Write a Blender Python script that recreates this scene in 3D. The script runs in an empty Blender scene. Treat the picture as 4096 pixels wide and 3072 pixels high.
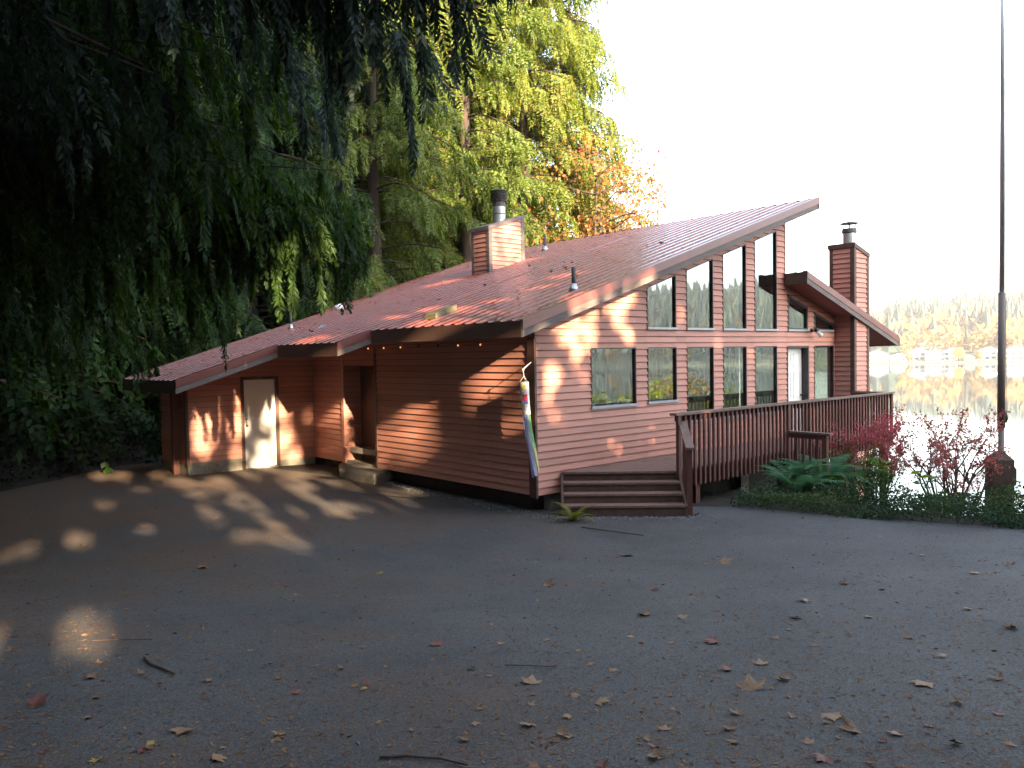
import bpy, math, random
import numpy as np
from mathutils import Vector, Matrix
R = math.radians
random.seed(7)
S = bpy.context.scene
COL = S.collection

# ---------------------------------------------------------------- camera
cam_data = bpy.data.cameras.new("camera")
cam = bpy.data.objects.new("camera", cam_data)
COL.objects.link(cam)
CAM = Vector((-9.044, -9.721, 2.381))
FW = Vector((0.65929184, 0.75101394, -0.03622618))
RT = Vector((0.7509731, -0.66010061, -0.01751001))
UP = Vector((0.03706318, 0.01566068, 0.9991902))
M = Matrix(((RT.x, UP.x, -FW.x, CAM.x), (RT.y, UP.y, -FW.y, CAM.y), (RT.z, UP.z, -FW.z, CAM.z), (0, 0, 0, 1)))
cam.matrix_world = M
cam_data.sensor_width = 36
cam_data.lens = 792.7 / 1024 * 36
cam_data.clip_start = 0.05
cam_data.clip_end = 6000
S.camera = cam

# ---------------------------------------------------------------- world + sun
SUN_DIR = Vector((0.1981, 0.9309, -0.3069)).normalized()      # the way the light travels
W = bpy.data.worlds.new("World")
S.world = W
W.use_nodes = True
nt = W.node_tree
nt.nodes.clear()
sky = nt.nodes.new('ShaderNodeTexSky')
sky.sky_type = 'NISHITA'
sky.sun_disc = False
sky.sun_elevation = R(17.9)
sky.sun_rotation = math.atan2(-SUN_DIR.x, -SUN_DIR.y)
sky.air_density = 1.0
sky.dust_density = 2.5
sky.ozone_density = 1.0
bg = nt.nodes.new('ShaderNodeBackground')
bg.inputs['Strength'].default_value = 0.15
out = nt.nodes.new('ShaderNodeOutputWorld')
hsv = nt.nodes.new('ShaderNodeHueSaturation'); hsv.inputs['Saturation'].default_value = .62
nt.links.new(sky.outputs[0], hsv.inputs['Color']); nt.links.new(hsv.outputs[0], bg.inputs[0])
nt.links.new(bg.outputs[0], out.inputs[0])

sun_data = bpy.data.lights.new("sun", 'SUN')
sun_data.energy = 5.0
sun_data.angle = R(0.6)
sun_data.color = (1.0, 0.74, 0.47)
sun = bpy.data.objects.new("sun", sun_data)
COL.objects.link(sun)
sun.rotation_euler = SUN_DIR.to_track_quat('-Z', 'Y').to_euler()
sun.location = (-10, -40, 30)

S.view_settings.view_transform = 'Standard'
S.view_settings.look = 'None'
S.view_settings.gamma = 1
S.view_settings.exposure = 3.1

HAZE = .0002      # density of the air's haze, per metre
S.cycles.volume_bounces = 0

# ---------------------------------------------------------------- helpers
def tag(o, label=None, cat=None, group=None, kind=None):
    if label: o['label'] = label
    if cat: o['category'] = cat
    if group: o['group'] = group
    if kind: o['kind'] = kind
    return o

def empty(name, loc, label=None, cat=None, group=None):
    o = bpy.data.objects.new(name, None)
    COL.objects.link(o)
    o.location = loc
    o.empty_display_size = 0.2
    return tag(o, label, cat, group)

class MB:
    """collects shapes for ONE mesh object"""
    def __init__(s): s.v = []; s.f = []; s.m = []; s.mats = []
    def mi(s, m):
        if m is None: return 0
        if m not in s.mats: s.mats.append(m)
        return s.mats.index(m)
    def poly(s, pts, m=None):
        b = len(s.v); s.v += [tuple(p) for p in pts]; s.f.append(tuple(range(b, b + len(pts)))); s.m.append(s.mi(m)); return s
    def prism(s, pts, ext, m=None):
        n = len(pts); b = len(s.v); e = Vector(ext)
        s.v += [tuple(p) for p in pts] + [tuple(Vector(p) + e) for p in pts]
        k = s.mi(m)
        s.f.append(tuple(range(b, b + n))[::-1]); s.f.append(tuple(range(b + n, b + 2 * n)))
        for i in range(n):
            j = (i + 1) % n; s.f.append((b + i, b + j, b + n + j, b + n + i))
        s.m += [k] * (n + 2); return s
    def box(s, x0, x1, y0, y1, z0, z1, m=None):
        return s.prism([(x0, y0, z0), (x1, y0, z0), (x1, y1, z0), (x0, y1, z0)], (0, 0, z1 - z0), m)
    def tube(s, pts, rad, n=8, m=None, cap=True):
        pts = [Vector(p) for p in pts]
        if not hasattr(rad, '__len__'): rad = [rad] * len(pts)
        b = len(s.v); k = s.mi(m); prev = None
        for i, p in enumerate(pts):
            d = (pts[min(i + 1, len(pts) - 1)] - pts[max(i - 1, 0)])
            d = d.normalized() if d.length > 1e-9 else Vector((0, 0, 1))
            if prev is None:
                a = Vector((1, 0, 0)) if abs(d.x) < .9 else Vector((0, 1, 0))
                a = (a - d * a.dot(d)).normalized()
            else:
                a = (prev - d * prev.dot(d)).normalized()
            prev = a; c = d.cross(a)
            for j in range(n):
                t = 2 * math.pi * j / n
                s.v.append(tuple(p + (a * math.cos(t) + c * math.sin(t)) * rad[i]))
        for i in range(len(pts) - 1):
            for j in range(n):
                j2 = (j + 1) % n
                s.f.append((b + i * n + j, b + i * n + j2, b + (i + 1) * n + j2, b + (i + 1) * n + j)); s.m.append(k)
        if cap:
            s.f.append(tuple(b + j for j in range(n))[::-1]); s.f.append(tuple(b + (len(pts) - 1) * n + j for j in range(n))); s.m += [k, k]
        return s
    def build(s, name, mat=None, parent=None, smooth=False, loc=None):
        me = bpy.data.meshes.new(name)
        off = Vector((0, 0, 0))
        if parent is not None:
            q = parent
            while q is not None: off += q.location; q = q.parent
        if loc is not None: off = Vector(loc)
        me.from_pydata([tuple(Vector(p) - off) for p in s.v], [], s.f)
        if s.mats and any(x is not None for x in s.mats):
            for m in s.mats: me.materials.append(m or mat)
            me.polygons.foreach_set('material_index', s.m)
        elif mat: me.materials.append(mat)
        if smooth: me.polygons.foreach_set('use_smooth', [True] * len(s.f))
        me.update()
        o = bpy.data.objects.new(name, me); COL.objects.link(o)
        if parent is not None: o.parent = parent
        if loc is not None: o.location = loc
        return o

def quads_obj(name, q, mat, parent=None, loc=None, matidx=None, mats=None):
    """q: (n,4,3) or (n,3,3) numpy in world coordinates -> one mesh object"""
    q = np.asarray(q, dtype=np.float32); n, k, _ = q.shape
    off = np.zeros(3, np.float32)
    if parent is not None:
        p = parent
        while p is not None: off += np.array(p.location, np.float32); p = p.parent
    if loc is not None: off = np.array(loc, np.float32)
    me = bpy.data.meshes.new(name)
    me.vertices.add(n * k); me.vertices.foreach_set('co', (q - off).reshape(-1))
    me.loops.add(n * k); me.loops.foreach_set('vertex_index', np.arange(n * k, dtype=np.int32))
    me.polygons.add(n); me.polygons.foreach_set('loop_start', np.arange(0, n * k, k, dtype=np.int32))
    try: me.polygons.foreach_set('loop_total', np.full(n, k, dtype=np.int32))
    except Exception: pass
    for m in (mats or [mat]): me.materials.append(m)
    if matidx is not None: me.polygons.foreach_set('material_index', matidx.astype(np.int32))
    me.update(calc_edges=True)
    o = bpy.data.objects.new(name, me); COL.objects.link(o)
    if parent is not None: o.parent = parent
    if loc is not None: o.location = loc
    return o

def copy_tree(o, parent=None):
    c = o.copy(); COL.objects.link(c); c.parent = parent
    for ch in list(o.children): copy_tree(ch, c)
    return c

# ---------------------------------------------------------------- materials
def nodes(name):
    m = bpy.data.materials.new(name); m.use_nodes = True
    t = m.node_tree; t.nodes.clear()
    o = t.nodes.new('ShaderNodeOutputMaterial')
    return m, t, o
def N(t, typ, **kw):
    n = t.nodes.new(typ)
    for k, v in kw.items():
        if k in n.inputs: n.inputs[k].default_value = v
        else: setattr(n, k, v)
    return n
def rgba(c): return (c[0], c[1], c[2], 1)
def mat(name, c1, c2=None, scale=3.0, rough=.7, bump=0.0, bscale=60, metal=0.0, stretch=(1, 1, 1), spec=.5, c3=None, s3=.7, thr3=(.55, .7), detail=6):
    m, t, o = nodes(name)
    p = N(t, 'ShaderNodeBsdfPrincipled', Roughness=rough, Metallic=metal)
    p.inputs['Specular IOR Level'].default_value = spec
    t.links.new(p.outputs[0], o.inputs[0])
    tc = N(t, 'ShaderNodeTexCoord'); mp = N(t, 'ShaderNodeMapping'); mp.inputs['Scale'].default_value = stretch
    t.links.new(tc.outputs['Object'], mp.inputs[0])
    col = None
    if c2 is not None:
        nz = N(t, 'ShaderNodeTexNoise', Scale=scale, Detail=detail, Roughness=.65); t.links.new(mp.outputs[0], nz.inputs['Vector'])
        r = N(t, 'ShaderNodeValToRGB'); r.color_ramp.elements[0].position = .3; r.color_ramp.elements[1].position = .7
        r.color_ramp.elements[0].color = rgba(c1); r.color_ramp.elements[1].color = rgba(c2)
        t.links.new(nz.outputs[0], r.inputs[0]); col = r.outputs[0]
        if c3 is not None:
            n3 = N(t, 'ShaderNodeTexNoise', Scale=s3, Detail=8, Roughness=.7); t.links.new(tc.outputs['Object'], n3.inputs['Vector'])
            r3 = N(t, 'ShaderNodeValToRGB'); r3.color_ramp.elements[0].position = thr3[0]; r3.color_ramp.elements[1].position = thr3[1]
            t.links.new(n3.outputs[0], r3.inputs[0])
            mx = N(t, 'ShaderNodeMix', data_type='RGBA'); t.links.new(r3.outputs[0], mx.inputs[0]); t.links.new(col, mx.inputs[6]); mx.inputs[7].default_value = rgba(c3)
            col = mx.outputs[2]
        if name == 'siding_paint':
            ge = N(t, 'ShaderNodeNewGeometry'); mr = N(t, 'ShaderNodeMapRange'); mr.inputs['To Min'].default_value = .86; mr.inputs['To Max'].default_value = 1.10
            t.links.new(ge.outputs['Random Per Island'], mr.inputs['Value']); hv = N(t, 'ShaderNodeHueSaturation'); t.links.new(mr.outputs[0], hv.inputs['Value']); t.links.new(col, hv.inputs['Color']); col = hv.outputs[0]
        t.links.new(col, p.inputs['Base Color'])
    else: p.inputs['Base Color'].default_value = rgba(c1)
    if bump:
        nb = N(t, 'ShaderNodeTexNoise', Scale=bscale, Detail=4); t.links.new(mp.outputs[0], nb.inputs['Vector'])
        b = N(t, 'ShaderNodeBump', Strength=bump, Distance=.02); t.links.new(nb.outputs[0], b.inputs['Height']); t.links.new(b.outputs[0], p.inputs['Normal'])
    return m
def leafmat(name, cols, trans=.35, rough=.6, nscale=.6, gloss=.025):
    m, t, o = nodes(name)
    g = N(t, 'ShaderNodeNewGeometry'); tc = N(t, 'ShaderNodeTexCoord')
    nz = N(t, 'ShaderNodeTexNoise', Scale=nscale, Detail=3); t.links.new(tc.outputs['Object'], nz.inputs['Vector'])
    ad = N(t, 'ShaderNodeMath', operation='MULTIPLY_ADD'); t.links.new(g.outputs['Random Per Island'], ad.inputs[0]); ad.inputs[1].default_value = .55
    sb = N(t, 'ShaderNodeMath', operation='MULTIPLY_ADD'); t.links.new(nz.outputs[0], sb.inputs[0]); sb.inputs[1].default_value = 1.2; sb.inputs[2].default_value = -.38
    t.links.new(sb.outputs[0], ad.inputs[2])
    r = N(t, 'ShaderNodeValToRGB')
    while len(r.color_ramp.elements) < len(cols): r.color_ramp.elements.new(.5)
    for i, c in enumerate(cols):
        r.color_ramp.elements[i].position = i / max(1, len(cols) - 1); r.color_ramp.elements[i].color = rgba(c)
    t.links.new(ad.outputs[0], r.inputs[0])
    d = N(t, 'ShaderNodeBsdfDiffuse'); tr = N(t, 'ShaderNodeBsdfTranslucent'); gl = N(t, 'ShaderNodeBsdfGlossy', Roughness=rough)
    gl.inputs['Color'].default_value = (.5, .55, .6, 1)
    t.links.new(r.outputs[0], d.inputs[0])
    hs = N(t, 'ShaderNodeHueSaturation', Value=1.5, Saturation=1.15); hs.inputs['Hue'].default_value = .485
    t.links.new(r.outputs[0], hs.inputs['Color']); t.links.new(hs.outputs[0], tr.inputs[0])
    mx = N(t, 'ShaderNodeMixShader', Fac=trans); t.links.new(d.outputs[0], mx.inputs[1]); t.links.new(tr.outputs[0], mx.inputs[2])
    m2 = N(t, 'ShaderNodeMixShader', Fac=gloss); t.links.new(mx.outputs[0], m2.inputs[1]); t.links.new(gl.outputs[0], m2.inputs[2])
    t.links.new(m2.outputs[0], o.inputs[0])
    return m

SID = (0.40, 0.165, 0.118)
M_siding = mat('siding_paint', (0.455, 0.204, 0.152), (0.515, 0.240, 0.182), scale=1.3, rough=.62, bump=.12, bscale=30, stretch=(1, 1, 7), c3=(.39, .158, .106), s3=1.1, thr3=(.56, .8))
M_gap = mat('lap_edge_shade', (.13, .05, .042), (.17, .07, .058), scale=6, rough=.9)  # shade lines under the laps, put in as a darker brown
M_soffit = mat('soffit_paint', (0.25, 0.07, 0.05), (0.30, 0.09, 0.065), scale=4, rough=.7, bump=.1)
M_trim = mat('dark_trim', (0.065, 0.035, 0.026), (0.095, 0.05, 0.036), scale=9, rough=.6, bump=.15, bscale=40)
M_fascia = mat('weathered_fascia', (0.10, 0.082, 0.078), (0.16, 0.13, 0.122), scale=5, rough=.75, bump=.25, bscale=30, stretch=(.25, .25, 3), c3=(.10, .07, .06), s3=2.5)
M_roof = mat('roof_metal', (0.18, 0.042, 0.026), (0.23, 0.062, 0.040), scale=2.4, rough=.24, spec=1.0, c3=(.10, .055, .038), s3=1.1, thr3=(.5, .78), bump=.05, bscale=14)
M_trimmetal = mat('roof_trim_metal', (0.14, 0.042, 0.036), (0.18, 0.056, 0.046), scale=3, rough=.35, spec=.6)
M_frame = mat('window_frame_bronze', (0.022, 0.018, 0.018), (0.034, 0.026, 0.024), scale=8, rough=.45)
M_sill = mat('sill_metal', (0.38, 0.40, 0.43), (0.30, 0.32, 0.36), scale=5, rough=.4, metal=.3)
M_white = mat('white_door_paint', (0.74, 0.74, 0.73), (0.80, 0.80, 0.78), scale=2.2, rough=.45)
M_brass = mat('knob_metal', (0.20, 0.16, 0.11), rough=.35, metal=.9)
M_conc = mat('concrete', (0.16, 0.15, 0.12), (0.26, 0.25, 0.21), scale=6, rough=.9, bump=.3, bscale=30, c3=(.10, .115, .06), s3=2.2)
M_skirt = mat('foundation_dark', (0.02, 0.017, 0.015), (0.035, 0.03, 0.026), scale=4, rough=.9)
M_deck = mat('deck_boards', (0.15, 0.09, 0.072), (0.24, 0.15, 0.12), scale=5, rough=.7, bump=.25, bscale=30, stretch=(.3, 3, 1), c3=(.1, .06, .05), s3=2)
M_stain = mat('red_brown_stain', (0.085, 0.030, 0.022), (0.13, 0.048, 0.034), scale=7, rough=.65, bump=.2, bscale=40, stretch=(2, 2, .3), c3=(.08, .035, .026), s3=2.4)
M_railcap = mat('rail_cap_wood', (0.12, 0.075, 0.06), (0.19, 0.125, 0.10), scale=5, rough=.6, bump=.2, bscale=30, c3=(.07, .045, .038), s3=3)
M_stairw = mat('stair_wood', (0.075, 0.04, 0.030), (0.12, 0.066, 0.048), scale=6, rough=.7, bump=.25, bscale=30, c3=(.05, .03, .025), s3=2.5)
M_galv = mat('galvanised_steel', (0.50, 0.51, 0.52), (0.36, 0.37, 0.38), scale=4, rough=.42, metal=.75)
M_soot = mat('sooty_steel', (0.035, 0.033, 0.033), (0.07, 0.065, 0.06), scale=6, rough=.6)
M_inner = mat('interior_plaster', (0.34, 0.31, 0.27), (0.38, 0.35, 0.30), scale=1, rough=.9)
M_curtain = mat('curtain_cloth', (0.15, 0.165, 0.115), (0.22, 0.235, 0.17), scale=6, rough=.9, stretch=(6, 6, .4))
M_blind = mat('dark_curtain', (0.05, 0.052, 0.036), (0.10, 0.098, 0.066), scale=5, rough=.9, stretch=(5, 5, .4))
M_bark = mat('bark', (0.022, 0.015, 0.011), (0.06, 0.04, 0.03), scale=9, rough=.9, bump=.7, bscale=14, stretch=(1.5, 1.5, .25))
M_barkr = mat('cedar_bark', (0.07, 0.038, 0.024), (0.17, 0.095, 0.062), scale=9, rough=.9, bump=.7, bscale=14, stretch=(1.5, 1.5, .2))
M_twig = mat('twig_bark', (0.05, 0.032, 0.024), (0.09, 0.06, 0.045), scale=20, rough=.85)

def glassmat():
    m, t, o = nodes('window_glass')
    tr = N(t, 'ShaderNodeBsdfTransparent'); tr.inputs[0].default_value = (.80, .86, .84, 1)
    gl = N(t, 'ShaderNodeBsdfGlossy', Roughness=0.012); gl.inputs[0].default_value = (.86, .95, 1, 1)
    ge = N(t, 'ShaderNodeNewGeometry'); dt = N(t, 'ShaderNodeVectorMath', operation='DOT_PRODUCT'); t.links.new(ge.outputs['Normal'], dt.inputs[0]); t.links.new(ge.outputs['Incoming'], dt.inputs[1])
    ab = N(t, 'ShaderNodeMath', operation='ABSOLUTE'); t.links.new(dt.outputs['Value'], ab.inputs[0])
    om = N(t, 'ShaderNodeMath', operation='SUBTRACT'); om.inputs[0].default_value = 1; t.links.new(ab.outputs[0], om.inputs[1])
    pw = N(t, 'ShaderNodeMath', operation='POWER'); pw.inputs[1].default_value = 4; t.links.new(om.outputs[0], pw.inputs[0])
    mu = N(t, 'ShaderNodeMath', operation='MULTIPLY_ADD'); mu.inputs[1].default_value = .8; mu.inputs[2].default_value = .22; mu.use_clamp = True; t.links.new(pw.outputs[0], mu.inputs[0])
    tc = N(t, 'ShaderNodeTexCoord'); nz = N(t, 'ShaderNodeTexNoise', Scale=1.4, Detail=1); t.links.new(tc.outputs['Object'], nz.inputs['Vector'])
    b = N(t, 'ShaderNodeBump', Strength=.05, Distance=.02); t.links.new(nz.outputs[0], b.inputs['Height']); t.links.new(b.outputs[0], gl.inputs['Normal'])
    mx = N(t, 'ShaderNodeMixShader'); t.links.new(mu.outputs[0], mx.inputs[0]); t.links.new(tr.outputs[0], mx.inputs[1]); t.links.new(gl.outputs[0], mx.inputs[2])
    t.links.new(mx.outputs[0], o.inputs[0]); return m
M_glass = glassmat()

def asphaltmat():
    m, t, o = nodes('asphalt')
    p = N(t, 'ShaderNodeBsdfPrincipled', Roughness=.85); t.links.new(p.outputs[0], o.inputs[0])
    tc = N(t, 'ShaderNodeTexCoord')
    def nz(sc, det=6, ro=.6):
        n = N(t, 'ShaderNodeTexNoise', Scale=sc, Detail=det, Roughness=ro); t.links.new(tc.outputs['Object'], n.inputs['Vector']); return n.outputs[0]
    def ramp(src, a, b, c1, c2):
        r = N(t, 'ShaderNodeValToRGB'); r.color_ramp.elements[0].position = a; r.color_ramp.elements[1].position = b
        r.color_ramp.elements[0].color = rgba(c1); r.color_ramp.elements[1].color = rgba(c2); t.links.new(src, r.inputs[0]); return r.outputs[0]
    def mix(f, a, b, blend='MIX'):
        x = N(t, 'ShaderNodeMix', data_type='RGBA', blend_type=blend)
        if isinstance(f, float): x.inputs[0].default_value = f
        else: t.links.new(f, x.inputs[0])
        for i, s in ((6, a), (7, b)):
            if isinstance(s, tuple): x.inputs[i].default_value = rgba(s)
            else: t.links.new(s, x.inputs[i])
        return x.outputs[2]
    base = ramp(nz(.55, 7, .7), .34, .64, (.026, .029, .032), (.044, .048, .052))
    fine = ramp(nz(70, 4, .85), .36, .66, (.22, .22, .22), (2.9, 2.75, 2.55))
    base = mix(1.0, base, fine, 'MULTIPLY')
    vo = N(t, 'ShaderNodeTexVoronoi', Scale=70.0); t.links.new(tc.outputs['Object'], vo.inputs['Vector'])
    sp = ramp(vo.outputs['Distance'], .0, .16, (1, 1, 1), (0, 0, 0))
    base = mix(sp, base, mix(nz(14, 2), (.10, .085, .07), (.20, .19, .19)))
    # needle duff lying over the asphalt: brown films gathered in drifts
    du = nz(.42, 7, .72)
    att = N(t, 'ShaderNodeSeparateXYZ'); t.links.new(tc.outputs['Object'], att.inputs[0])
    # thicker towards the trees (north-west of the lot)
    a1 = N(t, 'ShaderNodeMath', operation='MULTIPLY_ADD'); t.links.new(att.outputs[1], a1.inputs[0]); a1.inputs[1].default_value = .022; a1.inputs[2].default_value = 0.02
    a2 = N(t, 'ShaderNodeMath', operation='MULTIPLY_ADD'); t.links.new(att.outputs[0], a2.inputs[0]); a2.inputs[1].default_value = -.016; t.links.new(a1.outputs[0], a2.inputs[2])
    a3 = N(t, 'ShaderNodeMath', operation='ADD'); t.links.new(a2.outputs[0], a3.inputs[0]); t.links.new(du, a3.inputs[1])
    dm = ramp(a3.outputs[0], .50, .86, (0, 0, 0), (1, 1, 1))
    dcol = ramp(nz(60, 4, .8), .3, .7, (.055, .034, .022), (.14, .085, .05))
    base = mix(dm, base, dcol)
    t.links.new(base, p.inputs['Base Color'])
    b = N(t, 'ShaderNodeBump', Strength=.5, Distance=.012); t.links.new(nz(120, 3), b.inputs['Height']); t.links.new(b.outputs[0], p.inputs['Normal'])
    return m
M_asph = asphaltmat()
M_soil = mat('forest_floor', (0.008, 0.006, 0.004), (0.024, 0.016, 0.010), scale=5, rough=.95, bump=.6, bscale=12, c3=(.03, .04, .016), s3=.8)

def watermat():
    m, t, o = nodes('lake_water')
    p = N(t, 'ShaderNodeBsdfPrincipled', Roughness=.03, IOR=1.33); p.inputs['Base Color'].default_value = (.02, .035, .04, 1); p.inputs['Specular IOR Level'].default_value = 1.0
    tc = N(t, 'ShaderNodeTexCoord'); mp = N(t, 'ShaderNodeMapping'); mp.inputs['Scale'].default_value = (.35, .35, .35); t.links.new(tc.outputs['Object'], mp.inputs[0])
    nz = N(t, 'ShaderNodeTexNoise', Scale=1.0, Detail=3); t.links.new(mp.outputs[0], nz.inputs['Vector'])
    b = N(t, 'ShaderNodeBump', Strength=.10, Distance=.05); t.links.new(nz.outputs[0], b.inputs['Height']); t.links.new(b.outputs[0], p.inputs['Normal'])
    t.links.new(p.outputs[0], o.inputs[0]); return m
M_water = watermat()

# ---------------------------------------------------------------- terrain
LAKE_Z = -7.0
def smooth(a, b, x):
    t = np.clip((x - a) / (b - a), 0, 1); return t * t * (3 - 2 * t)
BED = [(7, -30), (6.6, -20), (6.2, -12), (4.9, -7.5), (3.75, -5), (3.1, -3.3), (2.85, -2.1), (2.6, -1.6), (2.4, 0), (2.4, 14), (2.4, 30)]
def bed_x(y):
    ys = [b[1] for b in BED]; xs = [b[0] for b in BED]
    return np.interp(y, ys, xs)
BANK = [(-40, -15), (-22, -8), (-17, -2), (-13.5, 2.2), (-10.5, 5.2), (-8.2, 7.6), (-6.0, 9.4), (-4.4, 10.9), (-2.4, 12.4), (.5, 15), (5, 20), (16, 40), (16, 60)]
def bank_d(x, y):
    """signed distance past the bank foot line (positive: up the bank)"""
    best = np.full(np.shape(x), 1e9); sgn = np.ones(np.shape(x))
    for (x0, y0), (x1, y1) in zip(BANK[:-1], BANK[1:]):
        dx, dy = x1 - x0, y1 - y0; L = dx * dx + dy * dy
        t = np.clip(((x - x0) * dx + (y - y0) * dy) / L, 0, 1)
        d = np.hypot(x - x0 - t * dx, y - y0 - t * dy)
        s = np.where((x - x0) * dy - (y - y0) * dx < 0, 1, -1)
        m = d < best; best = np.where(m, d, best); sgn = np.where(m, s, sgn)
    return best * sgn
def ground_z(x, y):
    x = np.asarray(x, float); y = np.asarray(y, float)
    s = -(.66 * x + .75 * y); l = -(.75 * x - .66 * y)
    z = -.3 + .95 * smooth(1.5, 13, s) + .17 * np.clip((l - 2) / 4, 0, 1)
    d = x - bed_x(y)
    z = z - .42 * np.clip(d - .7, 0, 100) * smooth(.5, 3.5, d)
    hs = smooth(-1, 3, y) * smooth(13, 9, y)          # gentler under the house
    z = np.where(d > 0, z * (1 - .35 * hs), z)
    b = bank_d(x, y)
    z = z + np.where(b > 0, .62 * b * smooth(0, 2.0, b), 0) * 1.0
    z = np.where(b > 14, np.minimum(z, 8.7 + .30 * (np.minimum(b, 40) - 14)), z)
    return np.maximum(z, LAKE_Z - 1.5)
def grid_mesh(name, xs, ys, mat_, kind='structure', zf=ground_z, noise=.03):
    X, Y = np.meshgrid(xs, ys, indexing='ij'); Z = zf(X, Y)
    b = bank_d(X, Y); amp = np.where((b > .3) | (X - bed_x(Y) > .8), .16, noise)
    Z = Z + amp * (np.sin(X * 2.3 + 1.3 * Y) * np.sin(Y * 1.7 - .6 * X) * .5 + .5 * np.sin(X * 5.1) * np.sin(Y * 4.3 + 1))
    n, k = X.shape; V = np.stack([X, Y, Z], -1).reshape(-1, 3)
    I = np.arange(n * k).reshape(n, k)
    F = np.stack([I[:-1, :-1], I[1:, :-1], I[1:, 1:], I[:-1, 1:]], -1).reshape(-1, 4)
    me = bpy.data.meshes.new(name); me.from_pydata(V.tolist(), [], F.tolist()); me.materials.append(mat_)
    me.polygons.foreach_set('use_smooth', [True] * len(F)); me.update()
    o = bpy.data.objects.new(name, me); COL.objects.link(o); o['kind'] = kind
    return o
def spaced(lo, a, b, hi, fine, n):
    l = a - np.geomspace(.5, a - lo, n)[::-1]; r = b + np.geomspace(.5, hi - b, n)
    return np.concatenate([l, np.arange(a, b, fine), r])
xs = spaced(-300, -24, 24, 60, .3, 14); ys = spaced(-300, -26, 34, 300, .3, 14)
gr = grid_mesh('ground', xs, ys, M_soil, noise=0)
tag(gr, 'dark forest floor and bank around the house')

# driveway: a sheet a little above the ground
DL = [(-22, -12), (-19, -4), (-15, 1), (-11.2, 4.4), (-8.6, 6.7), (-6.6, 8.4), (-4.9, 9.8), (-3.6, 10.9), (-2.4, 10.9)]
DR = [(7, -22), (6.2, -12), (4.9, -7.5), (3.75, -5), (3.1, -3.3), (2.85, -2.1), (1.7, -1.35), (.75, -.1), (.5, 3)]
def smooth_poly(P, n):
    P = np.array(P, float); t = np.arange(len(P)); tt = np.linspace(0, len(P) - 1, n)
    x = np.interp(tt, t, P[:, 0]); y = np.interp(tt, t, P[:, 1])
    k = np.ones(7) / 7
    for q in (x, y): q[3:-3] = np.convolve(q, k, 'valid')
    return x, y
nn = 150; lx, ly = smooth_poly(DL, nn); rx, ry = smooth_poly(DR, nn)
rng0 = np.random.default_rng(3)
lx += np.convolve(rng0.normal(0, .12, nn + 4), np.ones(5) / 5, 'valid'); rx += np.convolve(rng0.normal(0, .06, nn + 4), np.ones(5) / 5, 'valid')
tt = np.linspace(0, 1, 110)[:, None]
X = rx[None] * (1 - tt) + lx[None] * tt; Y = ry[None] * (1 - tt) + ly[None] * tt
Z = ground_z(X, Y) * 0
s_ = -(.66 * X + .75 * Y); l_ = -(.75 * X - .66 * Y)
Z = -.3 + .95 * smooth(1.5, 13, s_) + .17 * np.clip((l_ - 2) / 4, 0, 1) + .012 + .008 * np.sin(X * .9) * np.sin(Y * 1.1 + .4)
V = np.stack([X, Y, Z], -1).reshape(-1, 3); I = np.arange(110 * nn).reshape(110, nn)
F = np.stack([I[:-1, :-1], I[:-1, 1:], I[1:, 1:], I[1:, :-1]], -1).reshape(-1, 4)
me = bpy.data.meshes.new('driveway'); me.from_pydata(V.tolist(), [], F.tolist()); me.materials.append(M_asph)
me.polygons.foreach_set('use_smooth', [True] * len(F)); me.update()
dw = bpy.data.objects.new('driveway', me); COL.objects.link(dw); dw['kind'] = 'structure'; dw['label'] = 'dark asphalt driveway strewn with needles'
def drive_z(x, y):
    s = -(.66 * x + .75 * y); l = -(.75 * x - .66 * y)
    return float(-.3 + .95 * smooth(1.5, 13, np.array(s)) + .17 * np.clip((l - 2) / 4, 0, 1) + .012 + .008 * np.sin(x * .9) * np.sin(y * 1.1 + .4))

lake = MB().poly([(-600, -1900, LAKE_Z), (1900, -1900, LAKE_Z), (1900, 1900, LAKE_Z), (-600, 1900, LAKE_Z)]).build('lake', M_water)
lake['kind'] = 'structure'; lake['label'] = 'calm lake mirroring the far shore'

# ---------------------------------------------------------------- house
ZR, SL = 3.148, 0.32
def roofz(x): return ZR + SL * x
def lroofz(x): return 4.144 - .303 * (x - 7.917)
YF, YF2 = 10.8, 10.0
house = empty('lake_house', (0, 0, 0), 'red-brown wood-sided lake house with steep shed metal roof and tall windows', 'house')

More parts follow.
